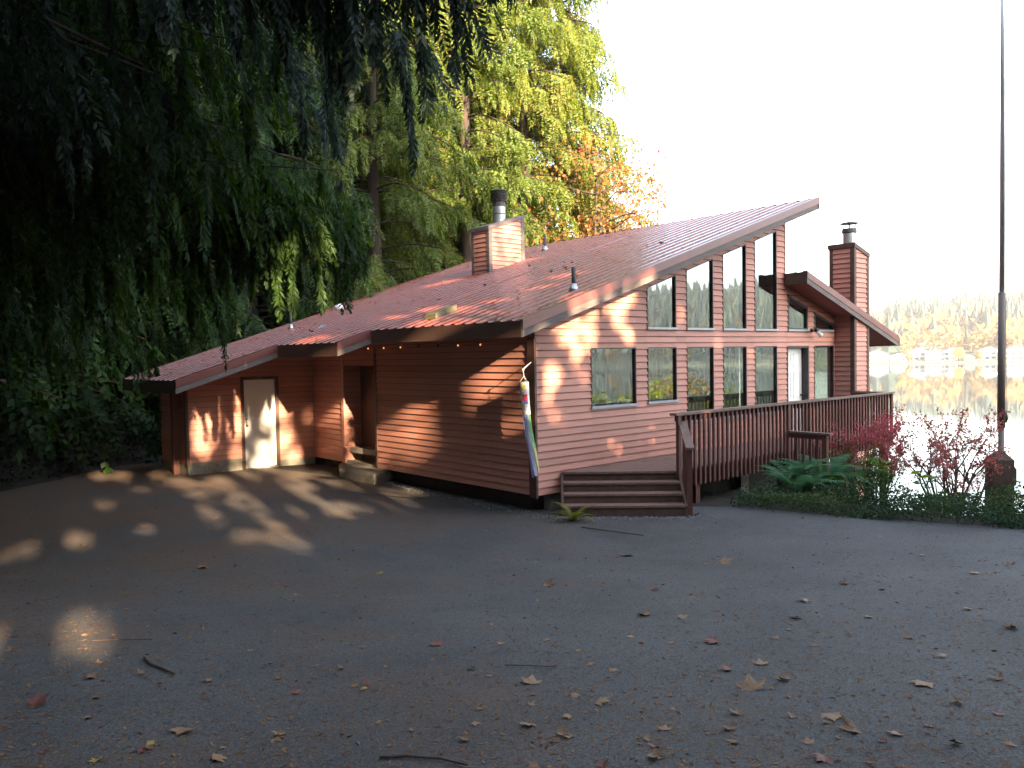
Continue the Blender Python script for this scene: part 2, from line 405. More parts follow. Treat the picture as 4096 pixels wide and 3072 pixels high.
def clip(poly, a, b, c):
    """keep u*a+z*b<=c of polygon [(u,z)..]"""
    o = []
    for i in range(len(poly)):
        p, q = poly[i], poly[(i + 1) % len(poly)]
        dp = p[0] * a + p[1] * b - c; dq = q[0] * a + q[1] * b - c
        if dp <= 0: o.append(p)
        if (dp < 0 < dq) or (dq < 0 < dp):
            t = dp / (dp - dq); o.append((p[0] + t * (q[0] - p[0]), p[1] + t * (q[1] - p[1])))
    return o
COURSE = .1225
def siding(name, polys, to3, parent=house, thick=.14, z0=0.0, mat_=M_siding, label=None):
    """polys: convex polygons (u,z); to3(u,out,z)->3d point. Real lap boards + a solid wall behind."""
    mb = MB(); lap = .026; gv = .009
    rr = random.Random(len(polys) * 7 + int(z0 * 100))
    for P in polys:
        us = [p[0] for p in P]; zs = [p[1] for p in P]
        k0 = math.floor((min(zs) - z0) / COURSE); k1 = math.ceil((max(zs) - z0) / COURSE)
        for k in range(k0, k1):
            a = z0 + k * COURSE; b = a + COURSE
            q = clip(clip(P, 0, 1, b), 0, -1, -a)
            if len(q) < 3: continue
            g_ = clip(q, 0, 1, a + gv)
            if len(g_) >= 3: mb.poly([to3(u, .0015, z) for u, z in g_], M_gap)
            a += gv; q = clip(q, 0, -1, -a)
            if len(q) < 3: continue
            o_ = lambda z: .004 + lap * (1 - (z - a) / COURSE)
            mb.poly([to3(u, o_(z), z) for u, z in q], mat_)
            bot = [p for p in q if abs(p[1] - a) < 1e-6]
            if len(bot) >= 2:
                u0, u1 = min(p[0] for p in bot), max(p[0] for p in bot)
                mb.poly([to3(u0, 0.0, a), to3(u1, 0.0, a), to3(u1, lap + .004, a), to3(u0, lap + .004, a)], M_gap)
        n = Vector(to3(0, -thick, 0)) - Vector(to3(0, 0, 0))
        mb.prism([to3(u, 0, z) for u, z in P], n, mat_)
    o = mb.build(name, mat_, parent)
    if label: o['label'] = label
    return o

def columns(u0, u1, zb, top, holes):
    """split a wall u0..u1, bottom zb, top(u) into convex pieces round holes [(ul,ur,zbl,topfn)] (several may share a column)"""
    cuts = sorted({u0, u1, *[h[0] for h in holes], *[h[1] for h in holes]})
    cuts = [c for c in cuts if u0 <= c <= u1]; P = []
    for a, b in zip(cuts[:-1], cuts[1:]):
        hs = sorted([h for h in holes if h[0] <= a + 1e-6 and h[1] >= b - 1e-6], key=lambda h: h[2])
        lo = lambda u: zb
        for h in hs:
            if h[2] > lo(a) + 1e-4: P.append([(a, lo(a)), (b, lo(b)), (b, h[2]), (a, h[2])])
            lo = h[3]
        P.append([(a, lo(a)), (b, lo(b)), (b, top(b)), (a, top(a))])
    return P

cst = lambda z: (lambda u: z)
ZT = 2.487
wl = [1.35, 2.937, 4.182, 5.457, 6.689]; wr = [2.594, 3.841, 5.106, 6.349, 7.611]
utop = lambda u: 2.694 + SL * u
ltop = lambda u: lroofz(u) - .40
holes = [(wl[0], wr[0], 1.405, cst(ZT)), (wl[1], wr[1], 1.41, cst(ZT))] + [(wl[i], wr[i], .96, cst(ZT)) for i in (2, 3, 4)] \
    + [(wl[i], wr[i], 2.845, utop) for i in (1, 2, 3, 4)] + [(8.05, 9.07, .37, cst(ZT)), (9.33, 10.3, .96, cst(ZT)), (8.10, 9.03, 2.845, ltop), (9.33, 10.28, 2.845, ltop)]
atop = lambda u: (roofz(u) - .20)
P = columns(0, 7.965, 0, atop, [h for h in holes if h[1] < 7.9]) + columns(7.965, 11.1, 0, lambda u: lroofz(u) - .2, [h for h in holes if h[0] > 7.9])
toA = lambda u, o, z: (u, -o, z)
siding('wall', P, toA)
# wall B (long shaded side), panel, door wall, others
toB = lambda u, o, z: (-o, u, z)
siding('wall', [[(0.0, 0), (4.98, 0), (4.98, 2.92), (0.0, 2.92)]], toB)
siding('wall', [[(6.45, 0), (7.88, 0), (7.88, 2.92), (6.45, 2.92)]], toB)
siding('wall', [[(4.98, 2.2), (6.45, 2.2), (6.45, 2.92), (4.98, 2.92)]], toB)
DWL, DWR, DWT = -1.786, -.939, 1.964
toD = lambda u, o, z: (u, 7.88 - o, z)
siding('wall', columns(-3.0, 0, .13, lambda u: roofz(u) - .2, [(DWL, DWR, -.5, cst(DWT))])[0:0] +
       [[(-3.0, .15), (DWL, .15), (DWL, roofz(DWL) - .2), (-3.0, roofz(-3.0) - .2)],
        [(DWL, DWT), (DWR, DWT), (DWR, roofz(DWR) - .2), (DWL, roofz(DWL) - .2)],
        [(DWR, .0), (0, .0), (0, roofz(0) - .2), (DWR, roofz(DWR) - .2)]], toD)
siding('wall', [[(7.88, .1), (9.6, .1), (9.6, roofz(-3) - .2), (7.88, roofz(-3) - .2)]], lambda u, o, z: (-3.0 - o, u, z))
siding('wall', [[(6.45 - 6.45, 0), (.5, 0), (.5, 2.9), (0, 2.9)]], lambda u, o, z: (u, 6.45 - o, z), label='narrow wall return beside the recessed entry')
siding('wall', [[(0.0, 0), (.5, 0), (.5, 2.9), (0, 2.9)]], lambda u, o, z: (u, 4.98 + o, z))
# plain back, end and clerestory walls
siding('wall', [[(-3, 0), (7.965, 0), (7.965, roofz(7.965) - .2), (-3, roofz(-3) - .2)], [(7.965, -1.5), (11.1, -1.5), (11.1, lroofz(11.1) - .2), (7.965, lroofz(7.965) - .2)]], lambda u, o, z: (u, 9.6 + o, z))
siding('wall', [[(.0, lroofz(7.965) - .2), (9.6, lroofz(7.965) - .2), (9.6, roofz(7.965) - .2), (.0, roofz(7.965) - .2)]], lambda u, o, z: (7.965 + o, u, z))
siding('wall', [[(0, 0), (.12, 0), (.12, 3.0), (0, 3.0)], [(.12, 0), (3.4, 0), (3.4, .4), (.12, .4)], [(.12, 2.5), (3.4, 2.5), (3.4, 3.0), (.12, 3.0)], [(3.4, 0), (9.6, 0), (9.6, 3.0), (3.4, 3.0)]], lambda u, o, z: (11.1 + o, u, z))

# interior floor, partition
f = MB(); f.box(.14, 10.96, .14, 9.46, .22, .34); f.box(.62, 10.96, 6.2, 6.3, .34, 3.0)
f.poly([(7.8, 6.2, 3.0), (7.8, 6.2, 5.2), (.62, 6.2, 3.0)])
f.build('interior_floor', M_inner, house)

# foundation
f = MB()
f.box(.22, 10.6, .25, .45, -1.8, .0); f.box(.22, .42, .45, 4.7, -.8, .0); f.box(.22, .42, 6.6, 7.8, -.8, 0)
f.box(10.5, 10.7, .45, 9.4, -4, 0)
f.build('foundation', M_skirt, house)
f = MB(); f.box(-3.02, DWL - .02, 7.87, 8.1, -.5, .15); f.box(-3.02, -2.8, 8.1, 9.5, -.5, .1); f.build('concrete_footing', M_conc, house)
MB().box(DWR + .02, .0, 7.87, 8.1, -.5, 0.0).build('concrete_footing', M_conc, house)
MB().box(.37, .70, .045, .22, -.9, -.02).build('concrete_pier', M_conc, house)
for xx in (3.2, 6.2, 9.2): MB().box(xx, xx + .3, .04, .22, -3, -.02).build('concrete_pier', M_conc, house)

# corner boards
cb = MB()
cb.box(-.045, .0, -.045, .13, -.03, 2.66)
cb.build('corner_board', M_trim, house)
MB().box(-.04, .10, 4.965, 5.03, -.02, 2.62).build('corner_board', M_trim, house)
MB().box(-.04, .0, 6.36, 6.47, -.02, 2.62).build('corner_board', M_siding, house)
MB().box(-3.05, -3.0, 7.835, 7.97, .08, 1.96).build('corner_board', M_trim, house)
MB().box(-3.2, -3.08, 8.25, 8.37, -.2, 1.75).build('post', M_stain, house)
MB().box(7.965, 8.0, -.03, .02, 3.92, 5.50).build('corner_board', M_siding, house)

# entry door in the recess
d = MB(); d.box(.45, .50, 4.98, 6.45, .0, 2.3)
d.build('entry_panel', M_trim, house)
ed = MB(); ed.box(.40, .45, 5.12, 6.05, .08, 2.10); ed.box(.385, .40, 5.25, 5.9, .3, 1.0); ed.box(.385, .40, 5.25, 5.9, 1.15, 1.95)
edo = ed.build('entry_door', M_stain, house)
MB().tube([(.40, 5.2, 1.08), (.33, 5.2, 1.08)], [.015, .03], 10).build('knob', M_brass, edo, True)
MB().box(.0, .45, 4.98, 6.45, -.02, .04).build('threshold', M_conc, house)

# window builder ------------------------------------------------------
def window(ul, ur, zb, top, to3, depth=.05, sill=True, curtain=None, parent=house, name='window', pane=True, fr=.022):
    mb = MB()
    out = [(ul, zb), (ur, zb), (ur, top(ur)), (ul, top(ul))]
    k = fr
    inn = [(ul + k, zb + k), (ur - k, zb + k), (ur - k, top(ur - k) - k), (ul + k, top(ul + k) - k)]
    for i in range(4):
        j = (i + 1) % 4
        a, b, c, e = out[i], out[j], inn[j], inn[i]
        mb.prism([to3(a[0], .028, a[1]), to3(b[0], .028, b[1]), to3(c[0], .028, c[1]), to3(e[0], .028, e[1])], Vector(to3(0, -depth, 0)) - Vector(to3(0, .028, 0)))
    w = mb.build(name, M_frame, parent)
    if pane:
        g = MB(); g.prism([to3(u, -depth + .035, z) for u, z in inn], Vector(to3(0, -.006, 0)) - Vector(to3(0, 0, 0)))
        g.build('pane', M_glass, w)
    if sill:
        s = MB(); s.prism([to3(ul - .015, .028, zb - .015), to3(ur + .015, .028, zb - .015), to3(ur + .015, .028, zb + .03), to3(ul - .015, .028, zb + .03)], Vector(to3(0, .06, 0)) - Vector(to3(0, .028, 0)))
        s.build('sill', M_sill, w)
    if curtain:
        n = 60; c = MB()
        us = np.linspace(ul + .01, ur - .01, n)
        for i in range(n - 1):
            def off(u): return -depth - .10 - .02 * math.sin(u * 55) - .012 * math.sin(u * 23)
            a, b = us[i], us[i + 1]
            if curtain[1] and abs((a + b) / 2 - (ul + ur) / 2) < curtain[1]: continue
            c.poly([to3(a, off(a), zb + .02), to3(b, off(b), zb + .02), to3(b, off(b), top(b) - .03), to3(a, off(a), top(a) - .03)])
        c.build('curtain', curtain[0], w, True)
    return w
window(wl[0], wr[0], 1.405, cst(ZT), toA, curtain=(M_blind, .05))
window(wl[1], wr[1], 1.41, cst(ZT), toA, curtain=(M_curtain, 0))
for i in (2, 3, 4): window(wl[i], wr[i], .96, cst(ZT), toA, curtain=(M_curtain, 0))
for i in (1, 2, 3, 4): window(wl[i], wr[i], 2.845, utop, toA, fr=.022)
window(9.33, 10.3, .96, cst(ZT), toA)
window(8.10, 9.03, 2.845, ltop, toA, fr=.06); window(9.33, 10.28, 2.845, ltop, toA, fr=.06)
window(.12, 3.4, .4, cst(2.5), lambda u, o, z: (11.1 + o, u, z))
# small things standing on the first sill
MB().box(1.42, 1.56, .07, .12, 1.44, 1.47).build('sill_dish', M_white, house); MB().box(2.42, 2.52, .07, .13, 1.44, 1.51).build('sill_cup', M_white, house)

# deck door
dd = MB(); a, b = 8.05, 9.07
dd.box(a, a + .05, -.028, .20, .36, ZT); dd.box(b - .05, b, -.028, .20, .36, ZT); dd.box(a + .05, b - .05, -.028, .20, ZT - .05, ZT)
df = dd.build('door_frame', M_frame, house)
ds = MB(); ds.box(a + .05, b - .05, .14, .18, .38, ZT - .05)
dx = (b - a - .1)
for r_, (z0, z1) in enumerate(((.52, 1.10), (1.24, 1.86), (1.98, 2.30))):
    for c0 in (.12, .56):
        x0 = a + .05 + dx * c0; x1 = x0 + dx * .32
        for (p0, p1, q0, q1) in ((x0, x1, z0, z0 + .02), (x0, x1, z1 - .02, z1), (x0, x0 + .02, z0, z1), (x1 - .02, x1, z0, z1)):
            ds.box(p0, p1, .13, .14, q0, q1)
ddo = ds.build('deck_door', M_white, house); ddo['label'] = 'white six-panel door opening onto the deck'
MB().tube([(b - .12, .14, 1.3), (b - .12, .07, 1.3)], [.02, .035], 10).build('knob', M_frame, ddo, True)

# white side door
sd = MB(); sd.box(DWL + .04, DWR - .04, 7.90, 7.95, -.10, DWT - .04)
sdo = sd.build('side_door', M_white, house); sdo['label'] = 'plain white slab door with sunlight spots'
k = MB(); k.tube([(DWL + .10, 7.90, .88), (DWL + .10, 7.86, .88), (DWL + .10, 7.83, .88)], [.012, .03, .028], 12); k.build('knob', M_brass, sdo, True)
MB().tube([(DWL + .10, 7.90, 1.03), (DWL + .10, 7.88, 1.03)], .024, 12).build('deadbolt', M_brass, sdo, True)
fr = MB(); fr.box(DWL - .03, DWL + .04, 7.84, 7.96, -.14, DWT + .03); fr.box(DWR - .04, DWR + .03, 7.84, 7.96, -.14, DWT + .03); fr.box(DWL + .04, DWR - .04, 7.84, 7.96, DWT - .04, DWT + .03)
fr.build('door_frame', M_trim, house)
MB().box(DWL + .04, DWR - .04, 7.80, 8.1, -.16, -.10).build('threshold', M_conc, house)

# ------------------------------------------------------------- roofs
def ribbed(name, strips, zf, mat_, parent, pitch=.30, rib=.026, x_hi=8.51):
    """metal sheet; strips: (y0,y1,xlow,xhigh); ribs run up the slope"""
    mb = MB()
    for (y0, y1, xl, xh) in strips:
        y = y0; prof = []
        k = math.floor(y0 / pitch)
        while k * pitch < y1 + pitch:
            c = k * pitch
            for dy, h in ((-.075, 0), (-.045, rib), (.045, rib), (.075, 0)):
                if y0 < c + dy < y1: prof.append((c + dy, h))
            k += 1
        prof = [(y0, 0)] + prof + [(y1, 0)]
        for (ya, ha), (yb, hb) in zip(prof[:-1], prof[1:]):
            n = 6; xsn = [xl + (xh - xl) * i / n for i in range(n + 1)]
            for xa, xb in zip(xsn[:-1], xsn[1:]):
                mb.poly([(xa, ya, zf(xa) + ha), (xb, ya, zf(xb) + ha), (xb, yb, zf(xb) + hb), (xa, yb, zf(xa) + hb)])
    return mb.build(name, mat_, parent)
XP = 8.51
secs = [(-.6, 3.87, -.79, XP), (3.87, 6.47, -1.53, XP), (6.47, 10.0, -3.7, XP), (10.0, YF, 1.6, XP)]
rf = ribbed('roof', secs, lambda x: roofz(x) + .012, M_roof, house)
rf['label'] = 'long sloping red-brown ribbed metal roof with stepped lower edge'
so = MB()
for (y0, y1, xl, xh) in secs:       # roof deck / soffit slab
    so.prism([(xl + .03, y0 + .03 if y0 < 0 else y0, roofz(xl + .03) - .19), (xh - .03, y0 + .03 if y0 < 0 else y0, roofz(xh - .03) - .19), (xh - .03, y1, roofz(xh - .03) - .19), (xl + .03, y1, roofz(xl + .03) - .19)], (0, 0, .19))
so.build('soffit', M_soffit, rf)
def rake(y, xa, xb, zf, sgn=-1, parent=rf, metal=.115, tot=.235):
    t = MB(); t.prism([(xa, y, zf(xa) - metal), (xb, y, zf(xb) - metal), (xb, y, zf(xb) + .03), (xa, y, zf(xa) + .03)], (0, sgn * .03, 0))
    t.prism([(xa, y + sgn * .03, zf(xa) + .03), (xb, y + sgn * .03, zf(xb) + .03), (xb, y + sgn * .03, zf(xb) + .042), (xa, y + sgn * .03, zf(xa) + .042)], (0, -sgn * .12, 0))
    t.build('rake_trim', M_trimmetal, parent)
    f = MB(); f.prism([(xa, y, zf(xa) - tot), (xb, y, zf(xb) - tot), (xb, y, zf(xb) - metal), (xa, y, zf(xa) - metal)], (0, sgn * .018, 0))
    f.build('fascia', M_fascia, parent)
rake(-.57, -.79, XP, roofz); rake(3.87, -1.53, -.79, roofz); rake(6.47, -3.7, -1.53, roofz)
rake(YF - .03, 1.6, XP, roofz, 1); rake(YF2 - .03, -3.7, 1.6, roofz, 1)
def eave(x, y0, y1, parent=rf):
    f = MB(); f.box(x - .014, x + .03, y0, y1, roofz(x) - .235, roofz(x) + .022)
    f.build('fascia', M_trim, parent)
eave(-.79, -.57, 3.85); eave(-1.53, 3.87, 6.45); eave(-3.7, 6.47, 10)
t = MB(); t.box(XP - .03, XP, -.6, YF, roofz(XP) - .235, roofz(XP) + .03); t.build('ridge_trim', M_trimmetal, rf)

LX0, LX1 = 7.917, 12.85
lr = MB(); y = -.6; prof = []
k = -3
while k * .30 < 10.2:
    c = k * .30
    for dy, h in ((-.075, 0), (-.045, .034), (.045, .034), (.075, 0)):
        if -.6 < c + dy < 10.2: prof.append((c + dy, h))
    k += 1
prof = [(-.6, 0)] + prof + [(10.2, 0)]
for (ya, ha), (yb, hb) in zip(prof[:-1], prof[1:]):
    lr.poly([(LX0, ya, lroofz(LX0) + ha), (LX1, ya, lroofz(LX1) + ha), (LX1, yb, lroofz(LX1) + hb), (LX0, yb, lroofz(LX0) + hb)])
lro = lr.build('lower_roof', M_roof, house)
s2 = MB(); s2.prism([(LX0 + .04, -.57, lroofz(LX0 + .04) - .19), (LX1 - .04, -.57, lroofz(LX1 - .04) - .19), (LX1 - .04, 10.1, lroofz(LX1 - .04) - .19), (LX0 + .04, 10.1, lroofz(LX0 + .04) - .19)], (0, 0, .185))
s2.build('soffit', M_soffit, lro)
rake(-.57, LX0, LX1 - .05, lroofz, -1, lro)
t = MB(); t.box(LX0, LX0 + .035, -.6, -.045, lroofz(LX0) - .25, lroofz(LX0) + .02); t.build('fascia', M_trim, lro)
t = MB(); t.box(LX1 - .04, LX1, -.6, 10.1, lroofz(LX1) - .2, lroofz(LX1) + .01)
t.build('fascia', M_trimmetal, lro)

# chimneys
def chimney(x0, x1, y0, y1, zb, topf, flue, label):
    c = MB(); mats_ = None
    root = siding('chimney', [[(x0, zb), (x1, zb), (x1, topf(x1)), (x0, topf(x0))]], lambda u, o, z: (u, y0 - o, z), thick=(y1 - y0))
    root['label'] = label
    L = siding('side_wall', [[(y0, zb), (y1, zb), (y1, topf(x0)), (y0, topf(x0))]], lambda u, o, z: (x0 - o, u, z), parent=root, thick=.01)
    siding('side_wall', [[(y0, zb), (y1, zb), (y1, topf(x1)), (y0, topf(x1))]], lambda u, o, z: (x1 + o, u, z), parent=root, thick=.01)
    t = MB(); w = .075
    t.box(x0 - .035, x0 + .0, y0 - .035, y0 + w, zb, topf(x0) - .02); t.box(x0 + .0, x0 + w, y0 - .035, y0 - .0, zb, topf(x0) - .02)
    cm = M_trim if flue[4] else M_fascia
    t.build('corner_board', cm, root)
    MB().box(x1 - w, x1 + .035, y0 - .035, y0, zb, topf(x1) - .02).build('corner_board', cm, root)
    MB().box(x0 - .035, x0, y1 - w, y1 + .02, zb, topf(x0) - .02).build('corner_board', cm, root)
    cp = MB(); cp.prism([(x0 - .05, y0 - .05, topf(x0) - .09), (x1 + .05, y0 - .05, topf(x1) - .09), (x1 + .05, y0 - .05, topf(x1) + .015), (x0 - .05, y0 - .05, topf(x0) + .015)], (0, y1 - y0 + .1, 0))
    cp.build('cap', M_trim if flue[4] else M_fascia, root)
    return root
c1 = chimney(4.42, 5.62, 6.43, 7.12, 4.3, lambda x: 5.783 + (x - 4.42) * .35, (0, 0, 0, 0, 0), 'sided chimney with slanted top and sooty round flue, behind the roof slope')
fl = MB(); cx, cy = 5.1, 6.8
fl.tube([(cx, cy, 5.9), (cx, cy, 6.42)], .17, 20, M_galv)
fl.tube([(cx, cy, 6.21), (cx, cy, 6.235)], .178, 20, M_soot)
fl.tube([(cx, cy, 6.42), (cx, cy, 6.55), (cx, cy, 6.56)], [.175, .175, .22], 20, M_soot)
for i in range(5): fl.tube([(cx, cy, 6.56 + i * .055), (cx, cy, 6.60 + i * .055)], [.215, .235], 20, M_soot)
fl.tube([(cx, cy, 6.84), (cx, cy, 6.87)], [.235, .20], 20, M_soot)
fl.build('flue', M_galv, c1)
c2 = chimney(10.4, 11.14, -.5, .1, -3.0, lambda x: 5.01 - .3 * (x - 10.4), (0, 0, 0, 0, 1), 'tall sided chimney with conical flue cap at the lake end')
fl = MB(); cx, cy = 10.88, -.16
fl.tube([(cx, cy, 4.8), (cx, cy, 5.36)], .155, 20, M_galv)
fl.tube([(cx, cy, 5.33), (cx, cy, 5.35), (cx, cy, 5.45)], [.155, .185, .175], 20, M_soot)
for a in range(4):
    t_ = a * math.pi / 2 + .4; fl.tube([(cx + .13 * math.cos(t_), cy + .13 * math.sin(t_), 5.44), (cx + .15 * math.cos(t_), cy + .15 * math.sin(t_), 5.58)], .012, 5, M_soot)
fl.tube([(cx, cy, 5.575), (cx, cy, 5.59), (cx, cy, 5.63)], [.23, .225, .03], 20, M_soot)
fl.build('flue', M_galv, c2)

# roof pipes
def pipe(x, y, h, r, lab, cone=True):
    z = roofz(x); m = MB()
    m.tube([(x, y, z - .05), (x, y, z + h)], r, 12, M_soot)
    o = m.build('vent_pipe', M_soot, rf, True); o['label'] = lab
    if cone: MB().tube([(x, y, z + .0), (x, y, z + .05), (x, y, z + .14)], [r * 2.6, r * 1.9, r * 1.15], 12).build('flashing', M_galv, rf, True)
pipe(7.1, 7.1, .46, .045, 'vent pipe near the roof crest'); pipe(1.07, .10, .42, .04, 'vent pipe near the gable edge'); pipe(-.09, 8.8, .42, .03, 'thin vent pipe on the low roof end')
m = MB(); m.tube([(1.71, 9.6, 3.69), (1.71, 9.6, 3.78), (1.71, 9.6, 3.86)], [.13, .13, .05], 14); m.build('roof_vent', M_white, rf, True)

# wall flood lamp over the deck door
m = MB(); m.tube([(9.18, -.03, 2.86), (9.18, -.07, 2.86)], .05, 10, M_frame); m.tube([(9.18, -.07, 2.86), (9.12, -.16, 2.84)], .012, 6, M_frame)
m.tube([(9.12, -.15, 2.85), (9.05, -.22, 2.86), (9.02, -.26, 2.87)], [.03, .045, .05], 10, M_frame); m.tube([(9.2, -.15, 2.82), (9.24, -.22, 2.76), (9.25, -.26, 2.72)], [.03, .05, .055], 10, M_white)
m.build('flood_lamp', M_frame, house, True)

# entry step
m = MB(); m.prism([(-.50, 4.35, -.45), (.42, 4.9, -.45), (.42, 6.4, -.45), (-.18, 6.4, -.45), (-.62, 5.6, -.45)], (0, 0, .45))
st = m.build('concrete_step', M_conc); tag(st, 'rounded concrete step outside the recessed dark entry', 'step')
bv = st.modifiers.new('bevel', 'BEVEL'); bv.width = .06; bv.segments = 3

# ------------------------------------------------------------- deck
DZ = .356; W_ = -1.4; XE = 10.3
deck = empty('deck', (2, -1.4, DZ), 'raised reddish wood deck with slat railing along the tall windows', 'deck')
L_ = (.571, -.06); R_ = (1.98, -1.43)
dk = MB()
def dk_x0(y): return L_[0] + (L_[1] - y) * (R_[0] - L_[0]) / (L_[1] - R_[1])
yb = -.045; bw = .138
while yb - bw > W_ - .03:
    y1, y0 = yb, yb - bw + .006
    dk.prism([(dk_x0(y1), y1, DZ - .035), (dk_x0(y0), y0, DZ - .035), (XE - (0 if y0 < -.56 else .0), y0, DZ - .035), (XE, y1, DZ - .035)], (0, 0, .035))
    yb -= bw
dk.build('decking', M_deck, deck)
fz = MB(); fz.box(R_[0], XE, W_ - .02, W_ + .02, DZ - .29, DZ - .045); fz.box(XE - .02, XE + .02, W_ + .02, -.56, DZ - .29, DZ - .045)
fz.box(2.25, XE - .03, W_ + .05, -.07, DZ - .14, DZ - .04)
fz.build('rim_joist', M_stain, deck)
for xx in (2.6, 5.5, 8.2, 10.15): MB().box(xx, xx + .12, W_ + .05, W_ + .17, -4.5, DZ - .14).build('post', M_stain, deck)
cap = MB(); cap.box(1.86, XE + .09, W_ - .10, W_ + .045, 1.305, 1.345); cap.box(XE - .06, XE + .09, W_ + .045, -.54, 1.305, 1.345)
cap.build('rail_cap', M_railcap, deck)
rl = MB(); rl.box(1.95, XE, W_ - .03, W_ + .01, 1.20, 1.305); rl.box(XE - .02, XE + .02, W_ + .01, -.54, 1.20, 1.305)
rl.build('top_rail', M_stain, deck)
for xx in (1.93, 5.52, XE - .04): MB().box(xx, xx + .09, W_ - .085, W_ - .031, .05, 1.303).build('rail_post', M_stain, deck)
proto = None; nb = 0
x_ = 2.13
while x_ < XE - .08:
    if abs(x_ - 5.55) > .07:
        if proto is None:
            proto = MB().box(x_, x_ + .043, W_ - .075, W_ - .032, .06, 1.29).build('baluster', M_stain, deck); px0 = x_
        else:
            c = proto.copy(); COL.objects.link(c); c.parent = deck; c.location = (x_ - px0, 0, random.uniform(-.006, .006))
        nb += 1
    x_ += .142
y_ = W_ + .1; pr2 = None
while y_ < -.58:
    if pr2 is None: pr2 = MB().box(XE + .022, XE + .065, y_, y_ + .043, .06, 1.29).build('baluster', M_stain, deck); py0 = y_
    else:
        c = pr2.copy(); COL.objects.link(c); c.parent = deck; c.location = (0, y_ - py0, 0)
    y_ += .142
# short side rail running out to a lower post (garden stair)
m = MB(); m.box(5.49, 5.63, -2.36, W_ - .06, .735, .775); m.build('rail_cap', M_railcap, deck)
m = MB(); m.box(5.53, 5.57, -2.25, W_ - .085, .64, .735); m.build('top_rail', M_stain, deck)
MB().box(5.51, 5.60, -2.28, -2.19, -.9, .735).build('rail_post', M_stain, deck)
y_ = -2.1
while y_ < W_ - .15: MB().box(5.53, 5.57, y_, y_ + .04, -.1, .64).build('baluster', M_stain, deck); y_ += .145

# stairs across the cut corner
dn = Vector((-.702, -.712, 0)); al = Vector((R_[0] - L_[0], R_[1] - L_[1], 0)); aL = al.length; al.normalize()
dn = Vector((al.y, -al.x, 0)); dn = dn if dn.x < 0 else -dn
stairs = empty('wooden_stairs', (1.2, -1.2, -.3), 'dark brown wooden steps with open side rail climbing to the deck corner', 'stairs')
P0 = Vector((L_[0], L_[1], 0))
def sp(a, b, z): v = P0 + al * a + dn * b; return (v.x, v.y, z)
def sbox(mb, a0, a1, b0, b1, z0, z1): return mb.prism([sp(a0, b0, z0), sp(a1, b0, z0), sp(a1, b1, z0), sp(a0, b1, z0)], (0, 0, z1 - z0))
rise = .152; run = .235
for i in range(4):
    zt = DZ - rise * i
    if i > 0: sbox(MB(), -.0, aL - .0, run * (i - 1) + .012, run * i + .02, zt - .035, zt).build('tread', M_deck, stairs)
    sbox(MB(), .0, aL - .0, run * i - .02, run * i + .0, zt - rise + (.0 if i < 3 else -.15), zt - (.04 if i else .036)).build('riser', M_stairw, stairs)
sbox(MB(), -.02, aL + .02, -.03, .03, DZ - .034, DZ + .002).build('nosing', M_deck, stairs)
s = MB(); s.prism([sp(-.04, -.02, -.45), sp(-.04, run * 3 + .02, -.45), sp(-.04, run * 3 + .02, -.11), sp(-.04, -.02, .34)], al * .038); s.build('stringer', M_stairw, stairs)
s = MB(); s.prism([sp(aL, -.02, -.45), sp(aL, run * 3 + .02, -.45), sp(aL, run * 3 + .02, -.11), sp(aL, -.02, .34)], al * .038); s.build('stringer', M_stairw, stairs)
sbox(MB(), aL + .04, aL + .13, run * 3 - .14, run * 3 - .05, -.5, .80).build('newel_post', M_stain, stairs)
s = MB(); s.prism([sp(aL + .02, -.05, 1.17), sp(aL + .02, run * 3 + .0, .80), sp(aL + .02, run * 3 + .0, .835), sp(aL + .02, -.05, 1.205)], al * .14); s.build('handrail', M_railcap, stairs)
for i in range(4): sbox(MB(), aL + .065, aL + .105, .08 + .135 * i, .12 + .135 * i, -.15 - .04 * i, 1.12 - .068 * i).build('baluster', M_stain, stairs)
# ============================================================ foliage
E_ = np.array([.9781, -.2081, 0.]); G_ = np.array([.2081, .9781, 0.]); KS = .3225
def sun_ab(P):
    P = np.asarray(P, float); h = P @ G_; return P @ E_, P[..., 2] + KS * h, h
